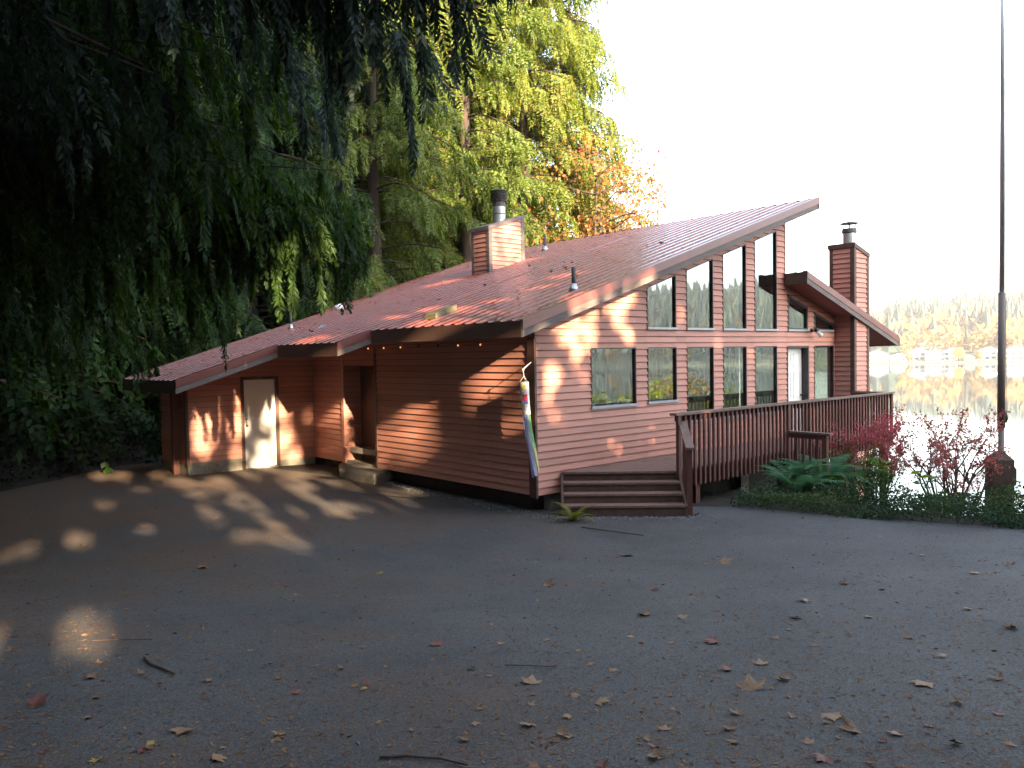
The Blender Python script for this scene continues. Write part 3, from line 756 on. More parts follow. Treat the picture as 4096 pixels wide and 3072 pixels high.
# places where the photographed sunlight gets through the trees: (x, y, z, radius across, radius up)
GAPS = [
    (1.0, 0, 2.9, .50, .40), (1.12, 0, 2.55, .26, .36), (2.62, 0, 3.42, .14, .14), (2.15, 0, 3.10, .14, .24), (.4, 0, 2.05, .16, .16), (.3, 0, 1.55, .13, .12),
    (1.1, 0, 2.0, .12, .12), (2.4, 0, 2.72, .12, .14), (.55, 0, 1.3, .12, .12), (1.6, 0, .95, .09, .14), (1.95, 0, .62, .10, .14), (3.95, 0, 3.1, .07, .12), (5.3, 0, 2.6, .07, .08), (6.5, 0, 2.35, .08, .10), (3.0, 0, .8, .08, .13),
    # long shaded wall
    (0, 1.1, 1.85, .26, .34), (0, 2.5, 1.28, .26, .32), (0, 3.5, 1.0, .28, .34), (0, 4.5, .62, .26, .32), (0, 4.95, .3, .2, .2), (0, 3.6, .45, .14, .16), (0, .4, 1.3, .12, .2),
    # side door wall
    (-2.55, 7.88, 1.0, .22, .22), (-1.95, 7.88, 1.15, .26, .24), (-1.7, 7.88, .95, .14, .26), (-.95, 7.88, 1.0, .24, .3), (-2.3, 7.88, 1.45, .3, .18), (-1.3, 7.88, .35, .10, .10), (-2.1, 7.88, .5, .2, .2),
    (-.7, 7.88, .45, .22, .16), (-.65, 7.88, .1, .22, .14), (-.1, 7.88, .9, .1, .3), (0, 7.2, .95, .2, .14), (0, 6.9, .5, .2, .12), (-2.7, 7.88, .6, .12, .3), (-2.2, 7.88, 1.75, .2, .1),
    # roof low streaks, rake edge
    (-.5, 1.2, 3.0, .5, .10), (-.3, 2.4, 3.05, .45, .10), (.6, 2.2, 3.35, .4, .09), (.4, 4.2, 3.3, .4, .08), (1.8, 1.4, 3.75, .3, .05), (2.6, 2.0, 4.0, .25, .05), (-1.2, 5.5, 2.75, .35, .09), (-2.2, 7.5, 2.45, .25, .1), (1.5, -.6, 3.5, .3, .12), (2.2, -.6, 3.75, .16, .12), (3.3, -.6, 4.1, .12, .10), (3.6, 7.6, 4.3, .35, .10),
    # chimney
    (5.0, 6.43, 5.45, .55, .42), (5.1, 6.43, 4.95, .6, .2),
    # driveway
    (-8.15, -2.4, .26, .34, .16), (-7.55, -2.8, .25, .26, .15), (-7.0, 2.2, -.08, .22, .1), (-6.4, 2.6, -.1, .14, .1),
    (-3.5, 7.6, -.13, .30, .24), (-3.55, 5.9, -.13, .26, .26), (-2.9, 6.3, -.15, .18, .3), (-3.25, 4.2, -.18, .28, .22), (-2.35, 4.0, -.2, .22, .26), (-3.1, 2.6, -.22, .34, .15), (-2.3, 2.55, -.25, .34, .15),
    (-1.75, 5.3, -.2, .2, .26), (-1.1, 6.6, -.15, .25, .2), (-.8, 4.6, -.25, .24, .2), (-.45, 3.4, -.28, .26, .12), (-4.3, 9.4, -.13, .35, .2), (-4.4, 1.3, -.21, .24, .1), (-4.1, .3, -.15, .14, .1), (-5.4, 5.5, -.13, .16, .1)]
_r = random.Random(5)
for _i in range(34):
    _x, _y = _r.uniform(-4.4, -.4), _r.uniform(1.2, 9.2); GAPS.append((_x, _y, -.18, _r.uniform(.05, .12), _r.uniform(.08, .2)))
for _i in range(4): GAPS.append((_r.uniform(-8.6, -5.5), _r.uniform(-3, 5), .1, _r.uniform(.05, .11), _r.uniform(.05, .11)))
GA, GB, GH = sun_ab([g[:3] for g in GAPS]); GRA = np.array([(g[3] if g[3] < .13 else max(.17, g[3] * 1.15)) for g in GAPS]); GRB = np.array([(g[4] if g[3] < .13 else max(.17, g[4] * 1.15)) for g in GAPS])
def sun_open(C, pad=0.0):
    """True where a leaf would close one of the gaps"""
    a, b, h = sun_ab(C); m = np.zeros(len(C), bool)
    for i in range(len(GA)):
        m |= (((a - GA[i]) / (GRA[i] + pad)) ** 2 + ((b - GB[i]) / (GRB[i] + pad)) ** 2 < 1) & (h < GH[i] - .3)
    return m
rgk = np.random.default_rng(99)
def carve(q, pad=0.02):
    m = sun_open(q.mean(1), pad); return q[~m | (rgk.random(len(q)) < .025)]

def frond_template(n, L, ll, lw, sag=.25, ang=50, jit=.2, seed=0):
    r = np.random.default_rng(seed); Q = []
    for i in range(n):
        t = (i + .3) / n; c = np.array([L * t, 0, -sag * L * t * t]); tl = ll * (1 - .55 * t ** 1.5) * r.uniform(.75, 1.15)
        for s in (-1, 1):
            a = R(ang + r.normal(0, 10)); d = np.array([math.cos(a), s * math.sin(a), -.15 + r.normal(0, jit)]); d /= np.linalg.norm(d)
            w = np.cross(d, [0, 0, 1.]); w /= np.linalg.norm(w); w = w * lw + np.array([0, 0, r.normal(0, lw * .4)])
            Q.append([c, c + d * tl * .5 + w, c + d * tl, c + d * tl * .5 - w])
    c = np.array([L * .85, 0, -sag * L * .7]); Q.append([c, c + [L * .1, lw, 0], c + [L * .25, 0, -.06 * L], c + [L * .1, -lw, 0]])
    return np.array(Q)
def place(T, P, D, Rl, Sc, rng):
    """instance template quads T at P, x axis along D, roll Rl"""
    D = D / np.linalg.norm(D, axis=1, keepdims=True)
    up = np.tile([0, 0, 1.], (len(P), 1)) + rng.normal(0, .05, (len(P), 3))
    Y = np.cross(up, D); Y /= np.linalg.norm(Y, axis=1, keepdims=True) + 1e-9
    Z = np.cross(D, Y); c, s = np.cos(Rl)[:, None], np.sin(Rl)[:, None]
    Y2 = Y * c + Z * s; Z2 = -Y * s + Z * c
    Mx = np.stack([D, Y2, Z2], 2)                       # columns
    q = np.einsum('nij,mkj->nmki', Mx, T) * Sc[:, None, None, None] + P[:, None, None, :]
    return q.reshape(-1, 4, 3)

def branches_to_fronds(Bs, rng, per_m, T, scale, hang=.6, side=.8, t0=.2):
    """Bs: list of polylines (k,3)"""
    P, D = [], []
    for B in Bs:
        B = np.asarray(B); seg = np.linalg.norm(np.diff(B, axis=0), axis=1); L = seg.sum(); n = max(3, int(L * per_m)); cs = np.r_[0, np.cumsum(seg)] / L
        t = np.sort(rng.uniform(t0, 1, n)); p = np.stack([np.interp(t, cs, B[:, j]) for j in range(3)], 1)
        p2 = np.stack([np.interp(np.minimum(t + .03, 1.0), cs, B[:, j]) for j in range(3)], 1); d = p2 - np.stack([np.interp(np.minimum(t + .03, 1.0) - .04, cs, B[:, j]) for j in range(3)], 1)
        d /= np.linalg.norm(d, axis=1, keepdims=True) + 1e-9
        lat = np.cross(d, [0, 0, 1.]); s = rng.choice([-1, 1], n)[:, None] * rng.uniform(.2, 1, (n, 1)) * side
        dd = d * rng.uniform(.3, 1, (n, 1)) + lat * s; dd[:, 2] -= hang * rng.uniform(.4, 1.5, n)
        P.append(p); D.append(dd)
    P = np.concatenate(P); D = np.concatenate(D)
    return place(T, P, D, rng.normal(0, .5, len(P)), scale * rng.uniform(.6, 1.25, len(P)), rng)

def conifer(name, x, y, h, rad, label, seed, zb=None, nbr=150, per_m=5, fs=.9, leaf=(.20, .035), zlo=.12, mt=None, hang=.5, shape=.8, bark=None, group=None, tr=.3, do_carve=True, az=None, gap=None, lean=0.0, nleaf=9, cat='tree'):
    rng = np.random.default_rng(seed); z0 = float(ground_z(x, y)) - .3 if zb is None else zb
    root = empty(name, (x, y, z0), label, cat, group)
    tk = MB(); npt = 10
    pts = [(x + lean * (i / npt) + .06 * math.sin(i * 1.7 + seed), y + .06 * math.cos(i * 1.3 + seed), z0 + h * i / npt) for i in range(npt + 1)]
    tk.tube(pts, [max(.02, tr * (1 - i / npt) ** .8 + (.12 * tr if i == 0 else 0)) for i in range(npt + 1)], 10)
    Bs = []
    for i in range(nbr):
        u = rng.uniform(0, 1) ** .9; zz = z0 + h * (zlo + (1 - zlo) * u)
        L = rad * (1 - u) ** shape * rng.uniform(.65, 1.1) + .35
        a = rng.uniform(0, 2 * math.pi) if az is None else R(rng.uniform(*az))
        rise = rng.uniform(-.05, .28); sag = rng.uniform(.25, .5)
        t = np.linspace(0, 1, 6)
        B = np.stack([x + lean * (zz - z0) / h + np.cos(a + .25 * t * rng.normal()) * L * t, y + np.sin(a) * L * t, zz + L * (rise * t - sag * t ** 2)], 1)
        if gap is not None and gap(B[-1]): continue
        Bs.append(B)
        if do_carve and sun_open(B[1:], .05).any(): continue
        tk.tube([tuple(p) for p in B[:5]], [.035 * (tr / .3) * (1 - j * .2) + .006 for j in range(5)], 4, cap=False)
    tk.build('trunk', bark or M_bark, root, True)
    T = frond_template(nleaf, 1.0, leaf[0] / fs, leaf[1] / fs, seed=seed)
    q = branches_to_fronds(Bs, rng, per_m, T, fs, hang)
    if do_carve: q = carve(q, .12)
    quads_obj('crown', q, mt, root)
    return root, len(q)

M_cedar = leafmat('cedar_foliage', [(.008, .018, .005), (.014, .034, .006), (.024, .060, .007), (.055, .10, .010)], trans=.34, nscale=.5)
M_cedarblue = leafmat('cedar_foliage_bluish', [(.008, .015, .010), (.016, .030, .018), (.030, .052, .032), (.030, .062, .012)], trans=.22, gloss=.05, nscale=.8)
M_fir = leafmat('conifer_foliage', [(.030, .050, .010), (.06, .095, .014), (.10, .14, .02), (.19, .15, .03)], trans=.42, nscale=.35)
M_firy = leafmat('sunny_conifer_foliage', [(.04, .065, .010), (.08, .12, .016), (.14, .165, .022), (.25, .18, .045)], trans=.45, nscale=.35)
M_maple = leafmat('maple_foliage', [(.12, .13, .03), (.24, .15, .04), (.28, .11, .05), (.15, .14, .035)], trans=.5, nscale=.5)
M_dead = leafmat('rust_foliage', [(.10, .045, .02), (.16, .07, .025)], trans=.3)

tot = 0
def at(u, d):       # point d metres out from the camera position along image column u (1024 wide), on the ground plan
    k = (u - 512) / 792.7; v = FW + RT * k; n = math.hypot(v.x, v.y); return CAM.x + v.x / n * d, CAM.y + v.y / n * d

# --- trees behind the house
back = [  # u, dist, h, rad, mat, label, zlo, nbr, tr, shape
    (566, 37, 30, 5.2, M_firy, 'sunlit yellow-green conifer standing nearest the open sky', .04, 240, .34, .55),
    (528, 35, 31, 5.0, M_firy, 'bright green conifer directly above the left chimney flue', .05, 230, .34, .55),
    (470, 32, 30, 4.6, M_fir, 'tall mid-green conifer behind the roof, left of the chimney', .08, 220, .34, .6),
    (418, 34, 32, 4.4, M_fir, 'conifer behind the roof with hanging green boughs', .10, 200, .34, .6),
    (378, 27.5, 30, 3.6, M_fir, 'dark straight trunk with boughs rising behind the low roof', .16, 200, .27, .6),
    (345, 36, 30, 4.4, M_firy, 'conifer with yellowish gaps behind the dark trunk', .12, 150, .30, .6),
    (300, 31, 30, 4.4, M_fir, 'dark conifer beside the bright gap of lake light', .22, 170, .32, .6),
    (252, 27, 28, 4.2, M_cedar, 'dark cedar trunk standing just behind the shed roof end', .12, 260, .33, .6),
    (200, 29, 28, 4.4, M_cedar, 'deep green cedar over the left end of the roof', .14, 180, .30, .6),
]
for i, (u, d, h, r_, m, lab, zlo, nb_, tr, shp) in enumerate(back):
    x, y = at(u, d)
    _, n = conifer('conifer_tree', x, y, h, r_, lab, 20 + i, nbr=int(nb_ * 1.35), per_m=11, fs=1.0, leaf=(.20, .026), nleaf=11, zlo=zlo, mt=m, hang=1.05, shape=shp, tr=tr, group='conifers standing behind the house', bark=M_bark, do_carve=False)
    tot += n
# second, deeper row closes the wood
for i, (u, d, h, r_) in enumerate([(440, 44, 32, 5.5), (375, 46, 30, 5.2), (318, 45, 31, 5.2), (262, 42, 30, 5.2), (215, 40, 28, 5.2), (150, 36, 28, 5.5), (90, 33, 28, 5.5), (25, 30, 28, 5.5), (500, 46, 32, 5.2), (400, 38, 26, 4.6), (452, 39, 28, 4.6)]):
    x, y = at(u, d)
    _, n = conifer('conifer_tree', x, y, h, r_, ['conifer deep in the wood right of the dark trunk', 'conifer deep in the wood straight behind the dark trunk', 'conifer deep in the wood left of the dark trunk', 'deep-wood conifer behind the cedar at the shed roof', 'deep-wood conifer over the shed roof', 'shaded conifer high on the bank, nearest the shed', 'shaded conifer in the middle of the bank', 'shaded conifer at the left edge of the bank', 'conifer showing behind the chimney flue', 'green conifer filling in right of the dark trunk', 'green conifer filling in left of the chimney'][i], 60 + i, nbr=170, per_m=4.5, fs=1.5, leaf=(.36, .065), zlo=.03 if i > 3 else .10, mt=M_fir if i < 4 or i > 7 else M_cedar, hang=.5, shape=.6, tr=.3, group='conifers deep in the wood', do_carve=False)
    tot += n
# broad leaf maple with autumn leaves behind the right side
def broad(name, x, y, h, rad, zc, label, seed, m, n=5000, ls=.14, cat='tree', group=None, tr=.2, open_=.5, nlimb=26, bark=None, z0=None, flat=.8):
    rng = np.random.default_rng(seed); z0 = float(ground_z(x, y)) - .2 if z0 is None else z0
    root = empty(name, (x, y, z0), label, cat, group)
    tk = MB(); tk.tube([(x, y, z0), (x + .1, y, z0 + h * .3), (x, y + .15, z0 + h * .6), (x + .1, y, z0 + h * .85)], [tr, tr * .75, tr * .45, tr * .12], 9)
    tips = []
    for i in range(nlimb):
        t = rng.uniform(.25, .85); p0 = np.array([x + .05, y, z0 + h * t]); a = rng.uniform(0, 2 * math.pi)
        L = rad * rng.uniform(.5, 1.1) * (1 - .35 * t); e = p0 + np.array([math.cos(a) * L, math.sin(a) * L, rng.uniform(.1, .6) * L * flat])
        mid = (p0 + e) / 2 + np.array([0, 0, .12 * L]) + rng.normal(0, .08 * L, 3)
        tk.tube([tuple(p0), tuple(mid), tuple(e)], [tr * .3, tr * .17, .01], 5, cap=False)
        for k in range(4):
            s = rng.uniform(.4, 1); b0 = mid * (1 - s) + e * s; e2 = b0 + rng.normal(0, .28 * L, 3) * np.array([1, 1, .7]); tips.append(e2); tips.append((b0 + e2) / 2)
            tk.tube([tuple(b0), tuple(e2)], [tr * .09, .005], 4, cap=False)
    tk.build('trunk', bark or M_bark, root, True)
    tips = np.array(tips); c = tips[rng.integers(0, len(tips), n)] + rng.normal(0, rad * .10 * (1 + open_), (n, 3))
    q = leafquads(c, ls, rng); quads_obj('crown', q, m, root); return root
def leafquads(c, ls, rng, droop=.2, asp=.75):
    n = len(c); d = rng.normal(0, 1, (n, 3)); d[:, 2] -= droop; d /= np.linalg.norm(d, axis=1, keepdims=True)
    w = np.cross(d, rng.normal(0, 1, (n, 3))); w /= np.linalg.norm(w, axis=1, keepdims=True); s = (ls * rng.uniform(.6, 1.25, n))[:, None]
    return np.stack([c, c + d * s * .45 + w * s * .5 * asp, c + d * s, c + d * s * .5 - w * s * .5 * asp], 1)
x, y = at(598, 33); broad('maple_tree', x, y, 18, 3.5, 12, 'thin maple with orange autumn leaves against the white sky', 5, M_maple, n=8500, ls=.16, nlimb=48, tr=.18)
x, y = at(572, 33); broad('maple_tree', x, y, 13, 3.6, 8, 'smaller orange-leaved maple just over the roof crest', 6, M_maple, n=8000, ls=.16, nlimb=30, tr=.14)
x, y = at(345, 43); broad('maple_tree', x, y, 20, 4.5, 8, 'yellow maple glowing through the dark conifers', 8, leafmat('yellow_foliage', [(.25, .19, .02), (.40, .26, .03), (.45, .22, .03)], trans=.6), n=7000, ls=.24, nlimb=30, tr=.2)

# --- near cedars with drooping boughs
def cedar_near(x, y, h, tr, Bs, label, seed, mt, fs=.75, per_m=11, hang=1.0, side=.7, n=16, leaf=(.16, .016), z0=None, drapes=1.3, low=()):
    rng = np.random.default_rng(seed); z0 = float(ground_z(x, y)) - .3 if z0 is None else z0
    root = empty('cedar_tree', (x, y, z0), label, 'tree')
    tk = MB(); tk.tube([(x, y, z0 + h * i / 8) for i in range(9)], [tr * (1 - i / 8.6) + (.18 if i == 0 else 0) for i in range(9)], 14)
    for B in Bs:
        L = np.linalg.norm(B[-1] - B[0]); k = len(B)
        tk.tube([tuple(p) for p in B], [max(.007, .008 * L * (1 - j / (k - .6)) + .004) for j in range(k)], 6, cap=False)
    tk.build('trunk', M_bark, root, True)
    T = frond_template(n, 1.0, leaf[0] / fs, leaf[1] / fs, sag=.12, ang=38, jit=.12, seed=seed)
    q = branches_to_fronds(Bs, rng, per_m, T, fs, hang, side, t0=.12)
    # hanging twigs: the drooping curtains of a western cedar
    Hs = []
    for B in Bs:
        L = np.linalg.norm(B[-1] - B[0]); cs = np.linspace(0, 1, len(B))
        for j in range(int(L * drapes)):
            t = rng.uniform(.25, 1.0); p = np.array([np.interp(t, cs, B[:, c]) for c in range(3)]) + np.r_[rng.normal(0, .12, 2), 0]; l = rng.uniform(.5, 1.5); w = rng.normal(0, .16, 2)
            d = B[-1] - B[0]; d = d[:2] / (np.linalg.norm(d[:2]) + 1e-6) * rng.uniform(.05, .4)
            tt_ = np.linspace(0, 1, 5)[:, None]; Hs.append(p + np.concatenate([(w + d) * tt_ ** .6 * l * .6, -l * tt_ ** 1.15], 1))
    T2 = frond_template(10, 1.0, .34, .036, sag=.05, ang=32, jit=.15, seed=seed + 1)
    q2 = branches_to_fronds(Hs, rng, 15, T2, .40, 1.1, .75, t0=.0)
    q = carve(np.concatenate([q, q2]))
    if low:      # long curtains that hang in front of the low roof and shade the door
        Hs = []
        for B in low:
            cs = np.linspace(0, 1, len(B))
            for j in range(15):
                t = rng.uniform(.72, 1.0); p = np.array([np.interp(t, cs, B[:, c]) for c in range(3)]) + np.r_[rng.normal(0, .08, 2), 0]; l = rng.uniform(.6, 1.35); tt_ = np.linspace(0, 1, 5)[:, None]
                Hs.append(p + np.concatenate([rng.normal(0, .10, 2) * tt_ ** .6, -l * tt_ ** 1.15], 1))
        q3 = branches_to_fronds(Hs, rng, 17, T2, .38, 1.2, .7, t0=.0); q4 = branches_to_fronds(low, rng, 9, T, fs * .7, hang, side, t0=.7)
        q = np.concatenate([q, q3, q4])
        for B in low: Bs.append(B)
    quads_obj('crown', q, mt, root); return root, len(q)
def curve_branch(p0, p1, rng, lift=.10, k=9, wig=.30):
    p0, p1 = np.array(p0, float), np.array(p1, float); L = np.linalg.norm(p1 - p0); t = np.linspace(0, 1, k)[:, None]
    B = p0 * (1 - t) + p1 * t; B[:, 2] += (lift * L * np.sin(np.pi * t[:, 0] * .9)); B[1:-1] += rng.normal(0, wig, (k - 2, 3)) * .5
    return B
rg = np.random.default_rng(11)
TX, TY = -10.6, 5.6; Bs = []
for i in range(170):
    zt = rg.uniform(3.6, 17); a = R(rg.uniform(-115, 55)); L = rg.uniform(3.5, 8.2) * (1 if zt < 11 else .8)
    e = (TX + L * math.cos(a), TY + L * math.sin(a), zt - L * rg.uniform(.05, .28))
    # keep clear of the house roof
    if e[0] > -3.4 and e[1] > -1 and e[2] < 6.5: continue
    if e[2] < 3.3 and rg.random() < .6: continue
    Bs.append(curve_branch((TX, TY, zt), e, rg))
for e in [(-3.0, 1.1, 5.0), (-3.5, .2, 4.8), (-2.9, 2.2, 5.1), (-3.9, 1.6, 5.4), (-3.4, .9, 6.2), (-4.2, .2, 6.3), (-3.3, 2.6, 6.4), (-4.4, 1.0, 7.4), (-3.6, 2.2, 7.8), (-4.9, .2, 4.7), (-5.6, .4, 4.3), (-6.2, 1.2, 4.0), (-5.2, 1.9, 4.4), (-4.4, .6, 5.2), (-5.4, -.4, 5.8), (-4.6, -.8, 6.6), (-5.0, -1.6, 7.2)]:
    Bs.append(curve_branch((TX, TY, e[2] + rg.uniform(.2, 1.5)), e, rg, lift=.07))
LOWB = [curve_branch((TX, TY, e[2] + .9), e, rg, lift=.08) for e in [(-2.75, 1.0, 4.35), (-3.0, .75, 4.2), (-2.6, 1.2, 4.5), (-3.5, .5, 4.0), (-3.75, .45, 4.3)]]
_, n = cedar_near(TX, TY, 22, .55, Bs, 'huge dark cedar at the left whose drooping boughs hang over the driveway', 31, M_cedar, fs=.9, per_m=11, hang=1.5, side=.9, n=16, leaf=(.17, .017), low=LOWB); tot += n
rg = np.random.default_rng(12)
TX, TY = -13.2, -3.0; Bs = []
for i in range(130):
    zt = rg.uniform(5.8, 15); a = R(rg.uniform(-30, 80)); L = rg.uniform(5, 10.5)
    e = (TX + L * math.cos(a), TY + L * math.sin(a), zt - L * rg.uniform(.02, .2))
    v = Vector(e) - CAM; f_ = v.dot(FW); u_ = 512 + 792.7 * v.dot(RT) / max(f_, .1); v_ = 384 - 792.7 * v.dot(UP) / max(f_, .1)
    if u_ > 440 or (v_ > 150 and f_ > 0) or f_ < 4: continue
    Bs.append(curve_branch((TX, TY, zt), e, rg, lift=.08))
for e in [(-3.3, -2.7, 6.0), (-2.9, -3.0, 6.7), (-3.1, -2.7, 7.2), (-3.9, -2.1, 6.3), (-4.2, -2.6, 7.0), (-4.4, -1.9, 6.2), (-3.0, -3.1, 7.6), (-4.8, -1.9, 6.8), (-3.6, -2.3, 6.7), (-3.25, -2.8, 6.45)]:
    Bs.append(curve_branch((TX, TY, e[2] + rg.uniform(.6, 2)), e, rg, lift=.08))
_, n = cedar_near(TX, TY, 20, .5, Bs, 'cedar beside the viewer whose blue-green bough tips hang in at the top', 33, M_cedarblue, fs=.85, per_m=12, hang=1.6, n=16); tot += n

# --- dark trees on the bank at the left, and round the lot behind the viewer (they throw the dappled shade)
for i, (x, y, h, r_) in enumerate([(-13.5, 10.5, 24, 5.4), (-9.0, 14.5, 26, 5.2), (-5.5, 19.5, 26, 4.6), (-18, 6, 24, 5), (-16, 15, 26, 5.2), (-21, -3, 26, 5), (-20, -12, 26, 5), (-24, 4, 26, 5), (-16, -19, 26, 5), (-13, 20, 28, 5), (-22, 13, 28, 5), (-11.3, 8.6, 13, 3.6), (-7.8, 11.6, 14, 3.4), (-5.0, 14.2, 16, 3.6), (-2.2, 16.5, 18, 3.8), (-14.5, 6.2, 14, 3.6), (-1.5, 21, 20, 4.2)]):
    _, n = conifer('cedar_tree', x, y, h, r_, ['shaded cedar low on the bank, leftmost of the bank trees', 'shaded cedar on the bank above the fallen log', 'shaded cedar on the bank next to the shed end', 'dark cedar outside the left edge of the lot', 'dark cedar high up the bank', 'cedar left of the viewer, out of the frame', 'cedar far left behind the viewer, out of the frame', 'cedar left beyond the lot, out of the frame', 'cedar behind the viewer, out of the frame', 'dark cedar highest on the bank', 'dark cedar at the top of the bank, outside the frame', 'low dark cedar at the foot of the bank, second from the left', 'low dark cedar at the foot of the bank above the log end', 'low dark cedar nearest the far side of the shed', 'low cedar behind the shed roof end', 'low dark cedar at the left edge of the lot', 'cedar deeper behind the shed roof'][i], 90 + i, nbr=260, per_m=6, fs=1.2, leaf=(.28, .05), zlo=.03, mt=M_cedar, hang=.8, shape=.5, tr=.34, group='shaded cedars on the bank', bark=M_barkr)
    tot += n
def btop(a): return 17.0 if a < 2.5 else max(9.5, 17.0 - (a - 2.5) * 1.3)
k = 0
rgo = np.random.default_rng(77)
for row, (h0, off) in enumerate(((-20, 0), (-24.5, 1.7), (-29, .6))):
    a = -17 + off
    while a < 15:
        hh = h0 + rgo.uniform(-1, 1)
        for ga in (1.0, -2.2, -1.2, 5.3 * .9781 - .2081 * 6.43 + 0):
            if abs(a - ga) < .45: a = ga + (.5 if a > ga else -.5)
        P = a * E_ + hh * G_
        z0 = float(ground_z(P[0], P[1])) - .3
        top = btop(a) + KS * -hh - z0 + rgo.uniform(-.8, 1.2)
        rad = 3.0
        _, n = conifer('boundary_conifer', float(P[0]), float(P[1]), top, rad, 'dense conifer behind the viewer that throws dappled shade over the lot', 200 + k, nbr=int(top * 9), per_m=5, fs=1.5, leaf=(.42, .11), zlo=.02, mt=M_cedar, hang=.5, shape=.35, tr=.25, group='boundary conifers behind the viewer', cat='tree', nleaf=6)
        tot += n; k += 1; a += 3.3
print('foliage quads', tot)

# ============================================================ garden bed
M_fern = leafmat('fern_foliage', [(.05, .12, .06), (.07, .16, .08), (.10, .20, .09)], trans=.35, nscale=2)
M_ferny = leafmat('yellowing_fern', [(.12, .16, .03), (.20, .20, .04), (.10, .16, .04)], trans=.4, nscale=3)
M_cover = leafmat('groundcover_leaves', [(.012, .030, .016), (.025, .055, .024), (.05, .085, .03), (.11, .12, .03)], trans=.25, nscale=1.1)
M_red = leafmat('red_leaves', [(.18, .07, .05), (.32, .08, .08), (.44, .13, .13), (.16, .11, .05)], trans=.45, nscale=2)
M_redg = leafmat('red_green_leaves', [(.12, .09, .04), (.27, .11, .08), (.38, .13, .12), (.16, .12, .05)], trans=.45, nscale=2)
M_redg2 = leafmat('olive_leaves', [(.05, .07, .02), (.10, .12, .03), (.16, .13, .04), (.14, .06, .03)], trans=.35, nscale=2)
M_broadg = leafmat('broad_green_leaves', [(.10, .19, .03), (.16, .26, .05)], trans=.5, nscale=2)

def fern(x, y, z, n, L, label, seed, m, group=None):
    rng = np.random.default_rng(seed); root = empty('fern', (x, y, z), label, 'fern', group); Q = []
    for i in range(n):
        a = 2 * math.pi * i / n + rng.normal(0, .25); el = R(rng.uniform(48, 80)); l = L * rng.uniform(.7, 1.1); k = 26
        p = np.array([x, y, z]); pts = []; e = el
        for j in range(k): 
            pts.append(p.copy()); p = p + np.array([math.cos(a) * math.cos(e), math.sin(a) * math.cos(e), math.sin(e)]) * l / k; e -= R(3.4)
        pts = np.array(pts); lat = np.array([-math.sin(a), math.cos(a), 0])
        for j in range(2, k):
            t = j / k; ll = .17 * l * math.sin(math.pi * min(1, t * .85 + .15)) + .012; d = pts[j] - pts[j - 1]; d /= np.linalg.norm(d)
            for s in (-1, 1):
                v = lat * s * .93 + d * .32 + np.array([0, 0, -.12]); w = d * l / k * .42
                Q.append([pts[j] - w, pts[j] + v * ll * .6 - w * .6, pts[j] + v * ll, pts[j] + w])
    quads_obj('frond', np.array(Q), m, root); return root
fern(5.5, -2.25, -.38, 20, 1.5, 'large sword fern arching in front of the deck slats', 1, M_fern)
fern(4.3, -2.35, -.36, 17, 1.15, 'sword fern nearest the camera under the middle of the deck', 2, M_fern)
fern(5.0, -1.9, -.2, 14, 1.25, 'sword fern up against the slats by the short side rail', 3, M_fern)
fern(3.9, -2.0, -.50, 10, .60, 'low blue-green fern at the left end of the planting bed', 4, M_fern)
fern(-.02, -.88, -.30, 12, .50, 'small yellowing fern beside the wooden steps', 5, M_ferny)

def shrub(x, y, z, h, w, nst, nl, label, seed, m, ls=.055, cat='shrub', tops=True, fill=.5):
    rng = np.random.default_rng(seed); root = empty('shrub', (x, y, z), label, cat); st = MB(); C = []
    def grow(p, d, L, r, depth):
        k = 5; pts = [p]; 
        for j in range(k):
            d = d + rng.normal(0, .13, 3) + np.array([0, 0, .03]); d /= np.linalg.norm(d); p = p + d * L / k; pts.append(p)
        st.tube([tuple(q) for q in pts], [r * (1 - .6 * j / k) for j in range(k + 1)], 5, cap=False)
        if depth >= 2:
            for j in (2, 3, 4, 5): C.append(pts[j])
        if depth < 4:
            for j in range(rng.integers(2, 4)):
                dd = d + rng.normal(0, .50, 3) * np.array([1, 1, .5]); dd /= np.linalg.norm(dd); grow(pts[rng.integers(2, k + 1)], dd, L * rng.uniform(.5, .72), r * .45, depth + 1)
    for i in range(nst):
        a = 2 * math.pi * i / nst + rng.normal(0, .3); sp_ = w / h * rng.uniform(.2, .75)
        d = np.array([math.cos(a) * sp_, math.sin(a) * sp_, 1.]); d /= np.linalg.norm(d); grow(np.array([x + .06 * math.cos(a), y + .06 * math.sin(a), z]), d, h * .46, .017 * h / 1.3, 1)
    st.build('stems', M_twig, root, True)
    C = np.array(C); c = C[rng.integers(0, len(C), nl)] + rng.normal(0, .035, (nl, 3))
    if fill < 1:
        thr = z + h * .30; keep = (c[:, 2] > thr) | (rng.random(nl) < fill); c = c[keep]
    q = leafquads(c, ls, rng, .1, .5); quads_obj('foliage', q, m, root); return root
shrub(6.95, -3.95, -1.05, 2.7, 3.0, 13, 4200, 'airy red-leaved shrub with bare forking stems against the lake', 3, M_redg, .065, fill=.25)
shrub(7.3, -2.45, -.95, 2.2, 1.5, 9, 3600, 'dense crimson-topped shrub at the end of the deck railing', 4, M_red, .07)
shrub(6.5, -2.5, -.75, 1.5, 1.2, 9, 3600, 'low dark green bush below the short side rail', 5, M_redg2, .055, fill=.9)
shrub(8.9, -5.7, -1.4, 2.2, 1.8, 9, 3600, 'green and yellow bush right of the flagpole base', 6, M_broadg, .07, fill=.9)
